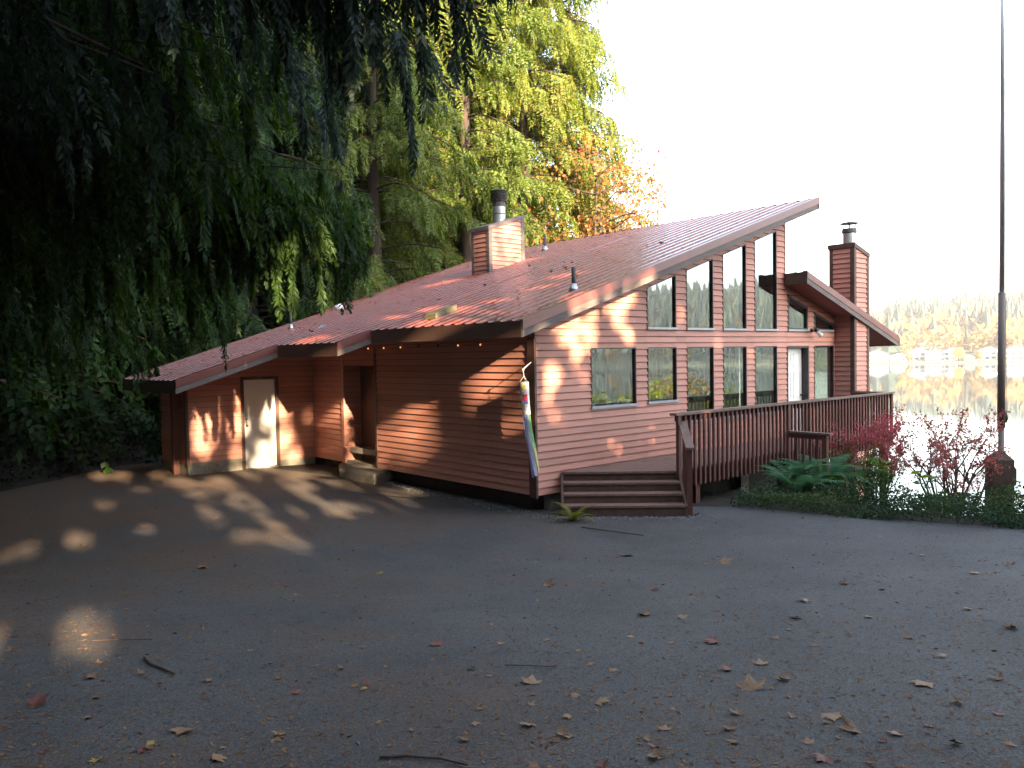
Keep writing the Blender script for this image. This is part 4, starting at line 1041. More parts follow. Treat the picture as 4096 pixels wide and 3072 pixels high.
def leafy(x, y, z, n, h, label, seed):
    rng = np.random.default_rng(seed); root = empty('plant', (x, y, z), label, 'plant'); st = MB(); Q = []
    for i in range(n):
        a = rng.uniform(0, 6.28); r_ = rng.uniform(.05, .3); e = np.array([x + r_ * math.cos(a), y + r_ * math.sin(a), z + h * rng.uniform(.5, 1)])
        st.tube([(x, y, z), tuple((e + np.array([x, y, z])) / 2 + np.array([0, 0, .08])), tuple(e)], .006, 4)
        d = np.array([math.cos(a), math.sin(a), rng.uniform(-.4, .2)]); w = np.array([-math.sin(a), math.cos(a), rng.normal(0, .2)]); s = rng.uniform(.14, .24)
        Q.append([e, e + d * s * .4 + w * s * .45, e + d * s, e + d * s * .4 - w * s * .45])
    st.build('stems', M_broadg, root); quads_obj('foliage', np.array(Q), M_broadg, root); return root
leafy(5.8, -3.25, -.6, 22, 1.0, 'broad light-green leaves between the two red shrubs', 1); leafy(5.8, -4.2, -.65, 20, .85, 'broad yellow-green leaves under the airy red shrub', 2)
leafy(5.1, -2.9, -.5, 12, .6, 'broad-leaved plant near the large fern', 3)

rngc = np.random.default_rng(9); c = []
while len(c) < 60000:
    y = rngc.uniform(-13, -.9, 4000); w = rngc.uniform(0, 1, 4000) ** 1.2; x = bed_x(y) - .15 + w * 4.2
    hh = .20 + .14 * np.sin(x * 2.1 + y * 1.3) * np.sin(y * 2.7 - x) + .20 * np.clip(w * 2.4, 0, 1) * (w < .85)
    z = ground_z(x, y); zz = z + hh * rngc.uniform(.15, 1.1, 4000)
    ok = ~((y > -2.0) & (x > 2.0))
    c += [p for p, o_ in zip(zip(x, y, zz), ok) if o_]
c = np.array(c[:60000]); o = quads_obj('ground_cover', leafquads(c, .048, rngc, 0, .7), M_cover)
tag(o, 'dark evergreen ground cover edging the driveway on the lake side', 'ground cover', kind='stuff')
# brush on the bank
M_brush = leafmat('bank_brush', [(.008, .010, .005), (.016, .022, .008), (.03, .03, .012)], trans=.1)
c = []
rngb = np.random.default_rng(10)
n = 60000; xb = rngb.uniform(-19, 1, n); yb = rngb.uniform(-6, 22, n); bd = bank_d(xb, yb); m_ = (bd > -.25) & (bd < 8) & (rngb.random(n) < .9) & ~((xb > -3.4) & (yb < 11))
xb, yb = xb[m_], yb[m_]; zb = ground_z(xb, yb) + rngb.uniform(0, .55, len(xb)) * (.4 + .6 * np.abs(np.sin(xb * 1.3) * np.sin(yb * 1.1)))
o = quads_obj('brush', leafquads(np.stack([xb, yb, zb], 1), .11, rngb, 0, .6), M_brush); tag(o, 'dark brush and fallen twigs covering the bank', 'brush', kind='stuff')
# fallen log and boulder on the bank
m = MB(); m.tube([(-9.0, 7.9, 1.6), (-8.0, 8.6, 1.75), (-7.0, 9.6, 1.85), (-6.0, 10.6, 1.95), (-5.2, 11.6, 1.9)], [.20, .17, .14, .11, .07], 12)
tag(m.build('fallen_log', mat('pale_log', (.10, .085, .075), (.22, .19, .17), scale=6, rough=.9, bump=.5, bscale=20), None, True), 'pale fallen log lying on the dark bank at the left', 'log')

# gravel by the steps
rgv = np.random.default_rng(4); Q = []
for i in range(1500):
    if i < 1000:
        t = rgv.uniform(0, 1); x = -.25 + 1.9 * t + rgv.normal(0, .12); y = -.35 - 1.75 * t + rgv.normal(0, .14)
    else: y = rgv.uniform(0, 4.6); x = -.12 + rgv.normal(0, .13)
    s = rgv.uniform(.008, .022); z = drive_z(x, y) + s * .4; p = np.array([x, y, z])
    v = p + rgv.normal(0, 1, (6, 3)) * 0 + np.array([[s, 0, 0], [0, s, 0], [-s, 0, 0], [0, -s, 0], [0, 0, s * .8], [0, 0, -s * .6]]) * rgv.uniform(.6, 1.3, (6, 1))
    for a, b in ((0, 1), (1, 2), (2, 3), (3, 0)): Q.append([v[a], v[b], v[4]])
o = quads_obj('gravel', np.array(Q), mat('gravel_stone', (.07, .075, .08), (.24, .25, .26), scale=22, rough=.85)); tag(o, 'loose grey gravel round the foot of the steps', 'gravel', kind='stuff')

# needles and crumbs of leaf on the driveway
rn = np.random.default_rng(5); n = 80000
uu = rn.uniform(-100, 1124, n); dd_ = np.exp(rn.uniform(np.log(2.8), np.log(17), n)); K = (uu - 512) / 792.7
vx = FW.x + RT.x * K; vy = FW.y + RT.y * K; ln = np.hypot(vx, vy); px = CAM.x + vx / ln * dd_; py = CAM.y + vy / ln * dd_
inside = (px < bed_x(py) + .1) & (bank_d(px, py) < .4) & ~((px > -.1) & (py > -.1)) & ~((px > .3) & (py > -2.3) & (px + py > -.2))
px, py, dd_ = px[inside], py[inside], dd_[inside]
s_ = -(.66 * px + .75 * py); l_ = -(.75 * px - .66 * py)
pz = -.3 + .95 * smooth(1.5, 13, s_) + .17 * np.clip((l_ - 2) / 4, 0, 1) + .017 + .008 * np.sin(px * .9) * np.sin(py * 1.1 + .4)
a = rn.uniform(0, 2 * math.pi, len(px)); L = rn.uniform(.006, .020, len(px)) * (1 + .05 * dd_); wd = np.where(rn.random(len(px)) < .05, L * .40, L * .09)
d = np.stack([np.cos(a), np.sin(a), rn.normal(0, .12, len(px))], 1); w = np.stack([-np.sin(a), np.cos(a), rn.normal(0, .3, len(px))], 1) * wd[:, None]; p = np.stack([px, py, pz], 1)
q = np.stack([p - d * L[:, None], p + w, p + d * L[:, None], p - w], 1)
M_lit = leafmat('litter', [(.045, .022, .012), (.12, .055, .028), (.24, .14, .07), (.13, .10, .04)], trans=.1, nscale=8)
o = quads_obj('leaf_litter', q, M_lit); tag(o, 'brown needles and leaf crumbs scattered on the asphalt', 'litter', kind='stuff')

# fallen maple leaves, each a thing
M_leafs = [mat('leaf_tan', (.16, .09, .042), (.25, .15, .075), scale=14, rough=.7, c3=(.12, .055, .025), s3=9), mat('leaf_red', (.10, .030, .022), (.17, .055, .035), scale=14, rough=.7), mat('leaf_brown', (.10, .055, .03), (.18, .10, .05), scale=14, rough=.75), mat('leaf_yellow', (.24, .16, .04), (.32, .22, .07), scale=14, rough=.7)]
LOB = [(90, 1.0), (72, .58), (62, .62), (52, .50), (38, .92), (24, .66), (14, .60), (5, .42), (-12, .62), (-30, .34), (-80, .16)]
def leafmesh(curl, seed):
    r = random.Random(seed); half = [(R(a), l * r.uniform(.88, 1.08)) for a, l in LOB]
    pts = [(math.cos(a) * l, math.sin(a) * l) for a, l in half] + [(-math.cos(a) * l, math.sin(a) * l) for a, l in half[::-1] if a < R(89)]
    V = []; 
    ax, ay = r.uniform(-1, 1), r.uniform(-1, 1)
    def z(x, y): return curl * ((x * x) * (.7 + .6 * ax) + (y * y) * (.3 + .5 * ay)) + .10 * math.sin(4 * x + seed) * math.sin(3 * y) * (.4 + curl)
    n = len(pts); V = [(0, 0, z(0, 0))] + [(x * .5, y * .5, z(x * .5, y * .5)) for x, y in pts] + [(x, y, z(x, y)) for x, y in pts]
    F = []
    for i in range(n):
        j = (i + 1) % n; F += [(0, 1 + i, 1 + j), (1 + i, 1 + n + i, 1 + n + j, 1 + j)]
    V += [(-.012, -.1, z(0, -.1)), (.012, -.1, z(0, -.1)), (.03, -.7, z(0, -.5) + .1), (.01, -.7, z(0, -.5) + .1)]; b = len(V) - 4; F.append((b, b + 1, b + 2, b + 3))
    return V, F
LM = {}
for ci in range(4):
    for k in range(4):
        V, F = leafmesh([.05, .35, .7, .5][k], ci * 4 + k + 1); me = bpy.data.meshes.new('maple_leaf'); me.from_pydata(V, [], F); me.materials.append(M_leafs[ci]); me.update(); LM[ci, k] = me
CN = ['tan', 'dark red', 'brown', 'yellowish']; SN = ['flat', 'slightly cupped', 'tightly curled', 'curled']
def ground_hit(u, v):   # from a picture position (2212 wide) to the asphalt
    d = FW + RT * ((u * 1024 / 2212 - 512) / 792.7) + UP * ((384 - v * 768 / 1659) / 792.7); p = CAM.copy(); t = 0
    for i in range(60):
        zz = drive_z(p.x, p.y); t = (zz - CAM.z) / d.z * .5 + t * .5; p = CAM + d * t
    return p
LV = [(433, 1227, 2, 2, 40, 'alone in the middle left of the driveway'), (818, 1241, 3, 0, 24, 'left of the lot centre, with a twig at its side'), (1180, 1265, 2, 1, 38, 'in the centre below the long wall corner'), (1355, 1202, 2, 2, 42, 'just below the gravel at the steps'), (1410, 1275, 1, 2, 0, ''),
      (1560, 1216, 0, 1, 42, 'below the bottom of the steps at the right'), (1720, 1335, 0, 1, 34, ''), (1398, 1330, 0, 3, 44, 'right of centre, one tip raised'), (1545, 1388, 1, 3, 52, 'largest of the red leaves at right of centre'), (1743, 1299, 0, 1, 38, ''),
      (1148, 1478, 0, 1, 50, 'in the lower centre pointing right'), (1294, 1518, 0, 0, 48, 'paler than its neighbours in the lower centre'), (1625, 1490, 0, 1, 70, 'biggest pale leaf right of centre'), (1795, 1547, 0, 0, 60, 'split in lobes near the bottom right'), (1845, 1577, 2, 2, 62, 'just under the split pale leaf'),
      (1997, 1478, 0, 0, 60, 'flat and star-shaped near the right'), (610, 1588, 0, 2, 42, 'folded into an arch at the lower left'), (400, 1580, 0, 3, 60, 'lower left corner area, next to smaller crumbs'), (465, 1640, 0, 0, 60, 'cut by the bottom edge at the left'), (193, 1465, 2, 2, 36, 'in the left part near the dark twig'),
      (75, 1525, 1, 1, 60, 'far left near the bottom'), (1140, 1567, 0, 1, 40, ''), (1208, 1588, 0, 2, 38, ''), (1230, 1550, 0, 0, 28, ''), (1700, 1470, 2, 3, 46, ''), (1575, 1448, 1, 3, 40, ''), (1645, 1437, 0, 1, 36, ''), (1780, 1640, 1, 2, 56, 'red, cut by the bottom edge at the right'),
      (2190, 1358, 2, 1, 44, 'at the right edge'), (2060, 1608, 2, 3, 34, ''), (2075, 1520, 2, 1, 40, ''), (1590, 1545, 2, 3, 40, ''), (1580, 1578, 2, 2, 40, ''), (1410, 1635, 2, 1, 58, ''), (945, 1395, 1, 0, 34, ''), (740, 1445, 2, 1, 24, ''), (595, 1262, 1, 0, 20, ''), (640, 1285, 0, 0, 18, ''),
      (2095, 1318, 0, 1, 30, ''), (2180, 1225, 2, 1, 26, ''), (1990, 1200, 0, 0, 20, ''), (1830, 1262, 2, 1, 34, ''), (1470, 1336, 0, 1, 30, ''), (1084, 1394, 0, 3, 18, ''), (1020, 1445, 0, 1, 20, ''), (455, 1472, 0, 1, 28, ''), (305, 1458, 2, 1, 18, ''), (1500, 1113, 1, 1, 26, 'rust red beside the foot of the steps'),
      (1900, 1160, 0, 0, 14, ''), (1300, 1660, 1, 1, 40, ''), (1960, 1380, 2, 1, 30, ''), (1880, 1335, 0, 0, 26, ''), (2110, 1240, 0, 1, 30, ''), (1010, 1600, 2, 1, 36, ''), (790, 1482, 1, 3, 16, ''), (640, 1500, 1, 2, 18, ''), (180, 1180, 2, 1, 22, ''), (2040, 1420, 0, 1, 26, ''), (2160, 1470, 2, 1, 36, ''), (1935, 1590, 0, 1, 36, '')]
KEYS = {0: 'the lone left leaf', 2: 'the brown centre leaf', 5: 'the leaf below the steps', 7: 'the raised-tip leaf', 8: 'the large red leaf', 10: 'the lobed low-centre leaf', 11: 'the pale low-centre leaf', 12: 'the biggest pale leaf', 13: 'the split pale leaf', 15: 'the star-shaped leaf', 16: 'the arched leaf', 19: 'the leaf by the dark twig', 27: 'the red bottom-edge leaf', 28: 'the right-edge leaf', 47: 'the rust leaf by the steps', 3: 'the leaf under the gravel'}
def near_key(u, v, skip=None):
    best = min((k for k in KEYS if k != skip), key=lambda k: math.hypot(LV[k][0] - u, 1.6 * (LV[k][1] - v)))
    du, dv = u - LV[best][0], v - LV[best][1]
    w = ('left of' if du < 0 else 'right of') if abs(du) > abs(dv) * 1.4 else ('beyond' if dv < 0 else 'nearer than')
    dd = math.hypot(du, dv); q = 'close ' if dd < 90 else ('' if dd < 220 else 'well ')
    return (q + w).replace('close beyond', 'just beyond') + ' ' + KEYS[best]
for i, (u, v, ci, k, s, where) in enumerate(LV):
    p = ground_hit(u, v); dist = (p - CAM).dot(FW)
    o = bpy.data.objects.new('maple_leaf', LM[ci, k]); COL.objects.link(o)
    sz = max(.05, min(.15, (s or 30) * 1024 / 2212 * dist / 792.7 * .66))
    o.location = (p.x, p.y, p.z + .012); o.scale = (sz, sz, sz); o.rotation_euler = (random.gauss(0, .14), random.gauss(0, .14), random.uniform(0, 6.28))
    L = f'{CN[ci]} {SN[k]} leaf ' + (where if where else near_key(u, v, i))
    tag(o, ' '.join(L.replace(',', '').split()[:16]), 'leaf', 'fallen maple leaves on the driveway')
rl_ = random.Random(21)
for i in range(120):
    u = rl_.uniform(1000, 2212) if rl_.random() < .62 else rl_.uniform(0, 1300); v = 1659 - (1659 - 1130) * rl_.random() ** 1.35
    p = ground_hit(u, v); ci = rl_.choice([0, 0, 1, 2, 2, 2, 3]); k = rl_.choice([0, 1, 2, 3])
    if p.x > .3 and p.x + p.y > -.6: continue
    o = bpy.data.objects.new('maple_leaf', LM[ci, k]); COL.objects.link(o); sz = rl_.uniform(.022, .06)
    o.location = (p.x, p.y, p.z + .006); o.scale = (sz,) * 3; o.rotation_euler = (rl_.gauss(0, .12), rl_.gauss(0, .12), rl_.uniform(0, 6.28))
    tag(o, ' '.join(f'small {CN[ci]} {SN[k]} leaf piece {near_key(u, v)}'.split()[:16]), 'leaf', 'fallen maple leaves on the driveway')
# needles lying on the roof
nr = 5000; ry_ = rn.uniform(-.5, 10.6, nr); xl_ = np.where(ry_ < 3.87, -.7, np.where(ry_ < 6.47, -1.4, np.where(ry_ < 10, -3.6, 1.7))); rx_ = xl_ + (8.4 - xl_) * rn.random(nr) ** 1.5
rp = np.stack([rx_, ry_, roofz(rx_) + .045], 1); a = rn.uniform(-.5, .5, nr); Lr = rn.uniform(.02, .07, nr)[:, None]
d = np.stack([np.cos(a), np.sin(a), SL * np.cos(a)], 1) * Lr; w = np.stack([-np.sin(a), np.cos(a), np.zeros(nr)], 1) * .008
o = quads_obj('roof_needles', np.stack([rp - d, rp + w, rp + d, rp - w], 1), M_dead); tag(o, 'brown cedar needles lying on the metal roof', 'needles', kind='stuff')
# leaves and debris on the roof
for i in range(26):
    y = rl_.uniform(-.3, 9.5); x = rl_.uniform(-.4 if y < 3.8 else -1.2, 7.6); o = bpy.data.objects.new('maple_leaf', LM[rl_.choice([0, 2, 2]), rl_.choice([0, 1])]); COL.objects.link(o)
    sz = rl_.uniform(.06, .12); o.location = (x, y, roofz(x) + .045); o.scale = (sz,) * 3; o.rotation_euler = (0, -math.atan(SL), rl_.uniform(0, 6))
    tag(o, ('wide' if sz > .09 else 'small') + ' brown leaf on the metal roof, ' + ('near the gable edge' if y < 1.5 else 'right of the chimney' if x > 5.7 and y > 5 else 'near the crest' if x > 5.7 else 'below the chimney' if y > 5 else 'low above the eave' if x < 1.5 else 'in mid slope'), 'leaf', 'leaves on the roof')
m = MB(); m.prism([(-.28, 2.40, roofz(-.28) + .03), (.30, 2.50, roofz(.30) + .03), (.28, 2.80, roofz(.28) + .03), (-.30, 2.72, roofz(-.3) + .03)], (0, 0, .10))
tag(m.build('mossy_board', mat('moss', (.11, .10, .05), (.20, .17, .09), scale=9, rough=.9, bump=.5)), 'short mossy board lying on the roof above the eave', 'board')
m = MB(); m.prism([(-.35, 6.9, roofz(-.35) + .03), (-.1, 6.95, roofz(-.1) + .03), (-.15, 7.15, roofz(-.15) + .03)], (0, 0, .02))
tag(m.build('blue_rag', mat('blue_cloth', (.20, .34, .52), rough=.9)), 'small pale blue scrap on the low part of the roof', 'rag')
# twigs
def twig(pts, r_, lab):
    P = [ground_hit(*q) for q in pts]; m = MB(); m.tube([(p.x, p.y, p.z + .012) for p in P], [r_ * (1 - .5 * i / len(P)) for i in range(len(P))], 6)
    tag(m.build('twig', M_twig), lab, 'twig')
twig([(313, 1424), (325, 1437), (350, 1447), (377, 1459)], .012, 'thick dark twig lying on the left of the driveway')
twig([(820, 1640), (880, 1638), (950, 1643), (1010, 1657)], .008, 'long thin twig near the bottom edge'); twig([(1090, 1440), (1140, 1441), (1200, 1444)], .004, 'thin straight twig in the lower middle')
twig([(200, 1387), (260, 1385), (330, 1384)], .004, 'thin twig beside the sun spots'); twig([(1255, 1140), (1330, 1150), (1390, 1158)], .008, 'twig between the gravel and the driveway')

# ============================================================ windsock, lights, flagpole
ws = empty('windsock', (-.28, -.02, 2.14), 'long white windsock with blue, purple, green and yellow streamers hanging at the house corner', 'windsock')
M_cloth = mat('white_cloth', (.72, .71, .64), (.80, .79, .72), scale=5, rough=.85)
def sock_c(t): return Vector((-.28 - .03 * t, -.045 - .26 * t ** 1.1 + .02 * math.sin(5 * t), 1.94 - 1.55 * t))
m = MB(); m.tube([sock_c(t) for t in np.linspace(0, .35, 8)], [.075, .076, .073, .07, .068, .066, .064, .062], 18, cap=False); body = m.build('tube', M_cloth, ws, True)
m = MB()
cA = [sock_c(t) for t in (.10, .16, .22)]
for (z0, z1, c, a0) in ((.13, .20, (.75, .05, .10), -.2), (.20, .23, (.15, .2, .6), -.2), (.03, .07, (.8, .7, .1), -.5)):
    pt = []
    for t_ in (z0, z1):
        for aa in np.linspace(a0 - .5, a0 + .5, 6): cc = sock_c(t_); pt.append((cc.x - .078 * math.cos(aa + 1.1), cc.y - .078 * math.sin(aa + 1.1), cc.z))
    mm = mat('sock_patch', c, rough=.8)
    for i in range(5): m.poly([pt[i], pt[i + 1], pt[7 + i], pt[6 + i]], mm)
m.build('patch', M_cloth, ws)
for i, (c, a0) in enumerate((((.30, .40, .62), 3.2), ((.55, .50, .66), 3.95), ((.14, .34, .12), 4.75), ((.46, .45, .14), 4.85), ((.35, .40, .62), 1.8), ((.60, .62, .68), .4))):
    m = MB(); n = 14
    for j in range(0 if i != 3 else 7, n if i != 2 else 8):
        t0, t1 = .34 + .66 * j / n * (1 - .03 * i), .34 + .66 * (j + 1) / n * (1 - .03 * i)
        def pq(t, k): cc = sock_c(t); r_ = .075 * (1 - .1 * t); aa = a0 + k * .42 + .3 * math.sin(6 * t + (2 if i in (2, 3) else i)); return (cc.x + r_ * math.cos(aa), cc.y + r_ * math.sin(aa) , cc.z)
        m.prism([pq(t0, -1), pq(t0, 1), pq(t1, 1), pq(t1, -1)], (.002, .001, 0))
    m.build('streamer', mat('streamer_cloth', c, rough=.8), ws)
m = MB(); m.tube([(0, .05, 2.28), (-.26, -.02, 2.16)], .008, 6); m.tube([(-.30, -.05, 2.14), (-.26, .03, 2.15)], .012, 6); m.build('bracket', M_cloth, ws)
m = MB()
for dx_, dy_ in ((.06, 0), (-.05, .05), (-.03, -.06)): m.tube([(-.28, -.02, 2.14), (-.28, -.04, 2.04), (-.28 + dx_, -.045 + dy_, 1.945)], .0035, 5)
m.build('cord', M_cloth, ws)

mb_, tb, ob = nodes('bulb_glow'); em = N(tb, 'ShaderNodeEmission', Strength=.12); em.inputs[0].default_value = (1, .42, .15, 1); tb.links.new(em.outputs[0], ob.inputs[0])
sl = empty('string_lights', (-.08, 3.2, 2.58), 'string of small amber bulbs along the shaded wall under the eave', 'string lights')
m = MB(); ys_ = [5.139, 4.517, 3.884, 3.243, 2.587, 1.963, 1.306]; m.tube([(-.10, y, 2.64 - .02 * (i % 2)) for i, y in enumerate(np.linspace(5.4, 1.0, 15))], .006, 5); m.build('cable', M_frame, sl)
for i, y in enumerate(ys_):
    b = MB(); b.tube([(-.10, y, 2.63), (-.10, y, 2.60)], .014, 8, M_frame); b.build('socket', M_frame, sl)
    b = MB(); b.tube([(-.10, y, 2.60), (-.10, y, 2.592), (-.10, y, 2.58), (-.10, y, 2.566), (-.10, y, 2.56)], [.006, .013, .018, .013, .003], 10); b.build('bulb', mb_ if i not in (3, 4) else M_trim, sl, True)

fp = empty('flagpole', (8.28, -4.42, -1.0), 'tall pale flagpole rising from a brown wooden base box at the right', 'flagpole')
M_pole = mat('pale_pole_paint', (.84, .87, .92), (.88, .91, .95), scale=3, rough=.3, metal=.7)
M_polew = mat('grey_brown_pole', (.13, .105, .09), (.20, .165, .14), scale=4, rough=.7, stretch=(3, 3, .3))
px, py = 8.29, -4.42
m = MB(); m.tube([(px, py, -.9), (px, py, .8)], .055, 12, M_polew); m.build('lower_sleeve', M_polew, fp, True)
m = MB(); m.tube([(px, py, .8), (px, py, 3.42)], [.072, .062], 14); m.build('lower_pole', M_polew, fp, True)
m = MB(); m.tube([(px, py, 3.40), (px, py, 14)], [.050, .034], 14); m.build('upper_pole', M_pole, fp, True)
m = MB(); hx, hy = px - .02, py + .02
bx_ = Vector((.66, -.75, 0)); by_ = Vector((.75, .66, 0))
def bp(a, b, z): v = Vector((hx, hy, 0)) + bx_ * a + by_ * b; return (v.x, v.y, z)
m.prism([bp(-.20, -.16, -1.3), bp(.20, -.16, -1.3), bp(.20, .16, -1.3), bp(-.20, .16, -1.3)], (0, 0, 1.48))
for z0, z1, k0, k1 in ((.18, .28, 1, .55), (.28, .34, .55, .34)):
    b0 = [bp(s * .20 * k0, t * .16 * k0, z0) for s, t in ((-1, -1), (1, -1), (1, 1), (-1, 1))]; b1 = [bp(s * .20 * k1, t * .16 * k1, z1) for s, t in ((-1, -1), (1, -1), (1, 1), (-1, 1))]
    for i in range(4): m.poly([b0[i], b0[(i + 1) % 4], b1[(i + 1) % 4], b1[i]])
m.tube([bp(.20, 0, -.35), bp(.26, 0, -.30), bp(.26, 0, -.02), bp(.20, 0, .05)], .05, 8)
bo = m.build('base_box', mat('old_brown_wood', (.045, .026, .02), (.085, .05, .036), scale=8, rough=.8, bump=.3), fp)
m = MB(); m.tube([bp(.10, 0, 3.3), bp(.115, .01, 2.0), bp(.13, 0, 1.05), bp(.09, 0, .98)], .006, 5); m.tube([bp(.085, .02, 3.3), bp(.09, .01, 2.0), bp(.085, 0, 1.0)], .006, 5); m.build('halyard', M_polew, fp)
m = MB(); m.tube([bp(.06, 0, 1.0), bp(.10, 0, 1.0)], .02, 8); m.tube([bp(.10, 0, .90), bp(.115, 0, 1.0), bp(.10, 0, 1.12)], [.02, .045, .02], 8); m.build('cleat', M_frame, fp)

# ============================================================ far shore
def hill_h(r, az):      # azimuth in degrees from +x
    base = np.interp(az, [-90, -55, -38, -28, -10, 5, 17, 22, 24.5, 26, 70], [45, 62, 66, 60, 52, 44, 42, 34, 20, 4, 4])
    sh = smooth(548, 1150, r) * base + np.clip((r - 540) * .045, 0, 9)
    return LAKE_Z - 1.2 + sh + np.clip((r - 540) * .3, 0, 1.6) + 3 * np.sin(az * .35) * smooth(600, 900, r)
azs = np.linspace(-95, 75, 171); rs = np.concatenate([np.linspace(536, 800, 34), np.linspace(830, 1700, 16)])
AZ, RR = np.meshgrid(azs, rs, indexing='ij'); X = CAM.x + RR * np.cos(np.radians(AZ)); Y = CAM.y + RR * np.sin(np.radians(AZ)); Z = hill_h(RR, AZ)
V = np.stack([X, Y, Z], -1).reshape(-1, 3); I = np.arange(AZ.size).reshape(AZ.shape); F = np.stack([I[:-1, :-1], I[:-1, 1:], I[1:, 1:], I[1:, :-1]], -1).reshape(-1, 4)
me = bpy.data.meshes.new('far_hills'); me.from_pydata(V.tolist(), [], F.tolist()); me.materials.append(mat('far_grass', (.06, .08, .03), (.12, .115, .055), scale=.03, rough=.95)); me.update()
o = bpy.data.objects.new('far_hills', me); COL.objects.link(o); o['kind'] = 'structure'
def far_template(kind, seed):
    r = np.random.default_rng(seed); T = []
    if kind == 'c':
        for k in range(5):
            z0, rad = .12 + k * .17, .26 * (1 - k * .18)
            for j in range(7):
                a0, a1 = 2 * math.pi * j / 7 + r.normal(0, .15), 2 * math.pi * (j + 1) / 7; rr = rad * r.uniform(.6, 1.25)
                T.append([[rr * math.cos(a0), rr * math.sin(a0), z0 - .03 * r.random()], [rr * math.cos(a1), rr * math.sin(a1), z0], [0, 0, z0 + .30]])
    else:
        for k in range(70):
            v = r.normal(0, 1, 3); v /= np.linalg.norm(v); c = v * np.array([.34, .34, .36]) * r.uniform(.7, 1.05) + [0, 0, .55]; w = r.normal(0, .09, (2, 3)); T.append([c, c + w[0] * 1.5, c + w[1] * 1.5])
    return np.array(T)
def forest(name, n, azr, rr, kind, hr, m, seed, lab):
    r = np.random.default_rng(seed); az = r.uniform(*azr, n); rad = r.uniform(0, 1, n) ** .7 * (rr[1] - rr[0]) + rr[0]; h = r.uniform(*hr, n)
    P = np.stack([CAM.x + rad * np.cos(np.radians(az)), CAM.y + rad * np.sin(np.radians(az)), hill_h(rad, az)], 1); Q = []
    Ts = [far_template(kind, s) for s in range(4)]; Q = [Ts[i % 4][None] * h[i::4][:, None, None, None] * 1 + P[i::4][:, None, None, :] for i in range(4)]
    Q = np.concatenate([q.reshape(-1, 3, 3) for q in Q]); o = quads_obj(name, Q, m); tag(o, lab, 'forest', kind='stuff'); return o
M_ff = leafmat('far_conifers', [(.012, .028, .022), (.022, .042, .028)], trans=.1, nscale=.02); M_fo = leafmat('far_autumn_trees', [(.08, .10, .03), (.18, .15, .04), (.22, .12, .045), (.13, .14, .04)], trans=.2, nscale=.01)
forest('far_forest', 700, (13, 24.8), (640, 1250), 'c', (14, 30), M_ff, 1, 'dark conifers scattered over the hill across the lake')
forest('far_forest', 1000, (13, 24.8), (600, 1200), 'd', (9, 20), M_fo, 2, 'pale yellow and orange woodland over the hill across the lake')
M_ff2 = leafmat('haze_tinted_conifers', [(.07, .10, .09), (.10, .14, .10), (.15, .17, .09)], trans=.1, nscale=.01)  # haze put into the leaf colour: paler, bluer than the directly seen conifers
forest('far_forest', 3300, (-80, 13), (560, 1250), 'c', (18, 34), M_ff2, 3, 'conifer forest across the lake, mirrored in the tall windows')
forest('far_forest', 1500, (-80, 13), (545, 1100), 'd', (9, 18), M_fo, 4, 'autumn woodland across the lake, mirrored in the tall windows')

def polar(az, r_): return CAM.x + r_ * math.cos(R(az)), CAM.y + r_ * math.sin(R(az))
M_hw = [mat('far_white_wall', (.30, .30, .30), (.38, .37, .36), scale=.2, rough=.8), mat('far_grey_wall', (.10, .12, .15), (.14, .16, .19), scale=.2, rough=.8), mat('far_tan_wall', (.20, .16, .12), (.25, .20, .15), scale=.2, rough=.8)]
M_hr = [mat('far_dark_roof', (.04, .04, .05), (.06, .06, .07), scale=.3, rough=.9), mat('far_blue_roof', (.07, .10, .14), (.09, .12, .17), scale=.3, rough=.9)]
M_hg = mat('far_window_glass', (.04, .05, .07), rough=.2)
def far_house(az, r_, w, h, ci, ri, lab, dz=0):
    x, y = polar(az, r_); z = float(hill_h(np.array(float(r_)), np.array(float(az)))) + dz - .5
    root = empty('far_house', (x, y, z), lab, 'house', 'houses across the lake'); root.rotation_euler = (0, 0, 0)
    f = Vector((math.cos(R(az)), math.sin(R(az)), 0)); s = Vector((f.y, -f.x, 0)); d = w * .7
    def q(a, b, zz): v = Vector((x, y, 0)) + s * a + f * b; return (v.x, v.y, zz)
    def bx(m, a0, a1, b0, b1, z0, z1): m.prism([q(a0, b0, z0), q(a1, b0, z0), q(a1, b1, z0), q(a0, b1, z0)], (0, 0, z1 - z0))
    m = MB(); bx(m, -w / 2, w / 2, 0, d, z - 1.5, z + h); m.prism([q(-w / 2, 0, z + h), q(w / 2, 0, z + h), q(0, 0, z + h + w * .2)], tuple(f * d)); m.build('wall', M_hw[ci], root)
    m = MB(); o2 = .6
    for sg in (-1, 1): m.prism([q(sg * (w / 2 + o2), -o2, z + h - .24), q(0, -o2, z + h + w * .2), q(0, -o2, z + h + w * .2 + .35), q(sg * (w / 2 + o2), -o2, z + h + .11)], tuple(f * (d + 2 * o2)))
    m.build('roof', M_hr[ri], root)
    for lev in range(2 if h > 4.5 else 1):
        n = 3 + (w > 12)
        for i in range(n):
            a = -w / 2 + w * (i + .5) / n; m = MB(); bx(m, a - w / n * .32, a + w / n * .32, -.06, -.005, z + .9 + lev * 2.9, z + 2.3 + lev * 2.9); m.build('window', M_hg, root)
    return root
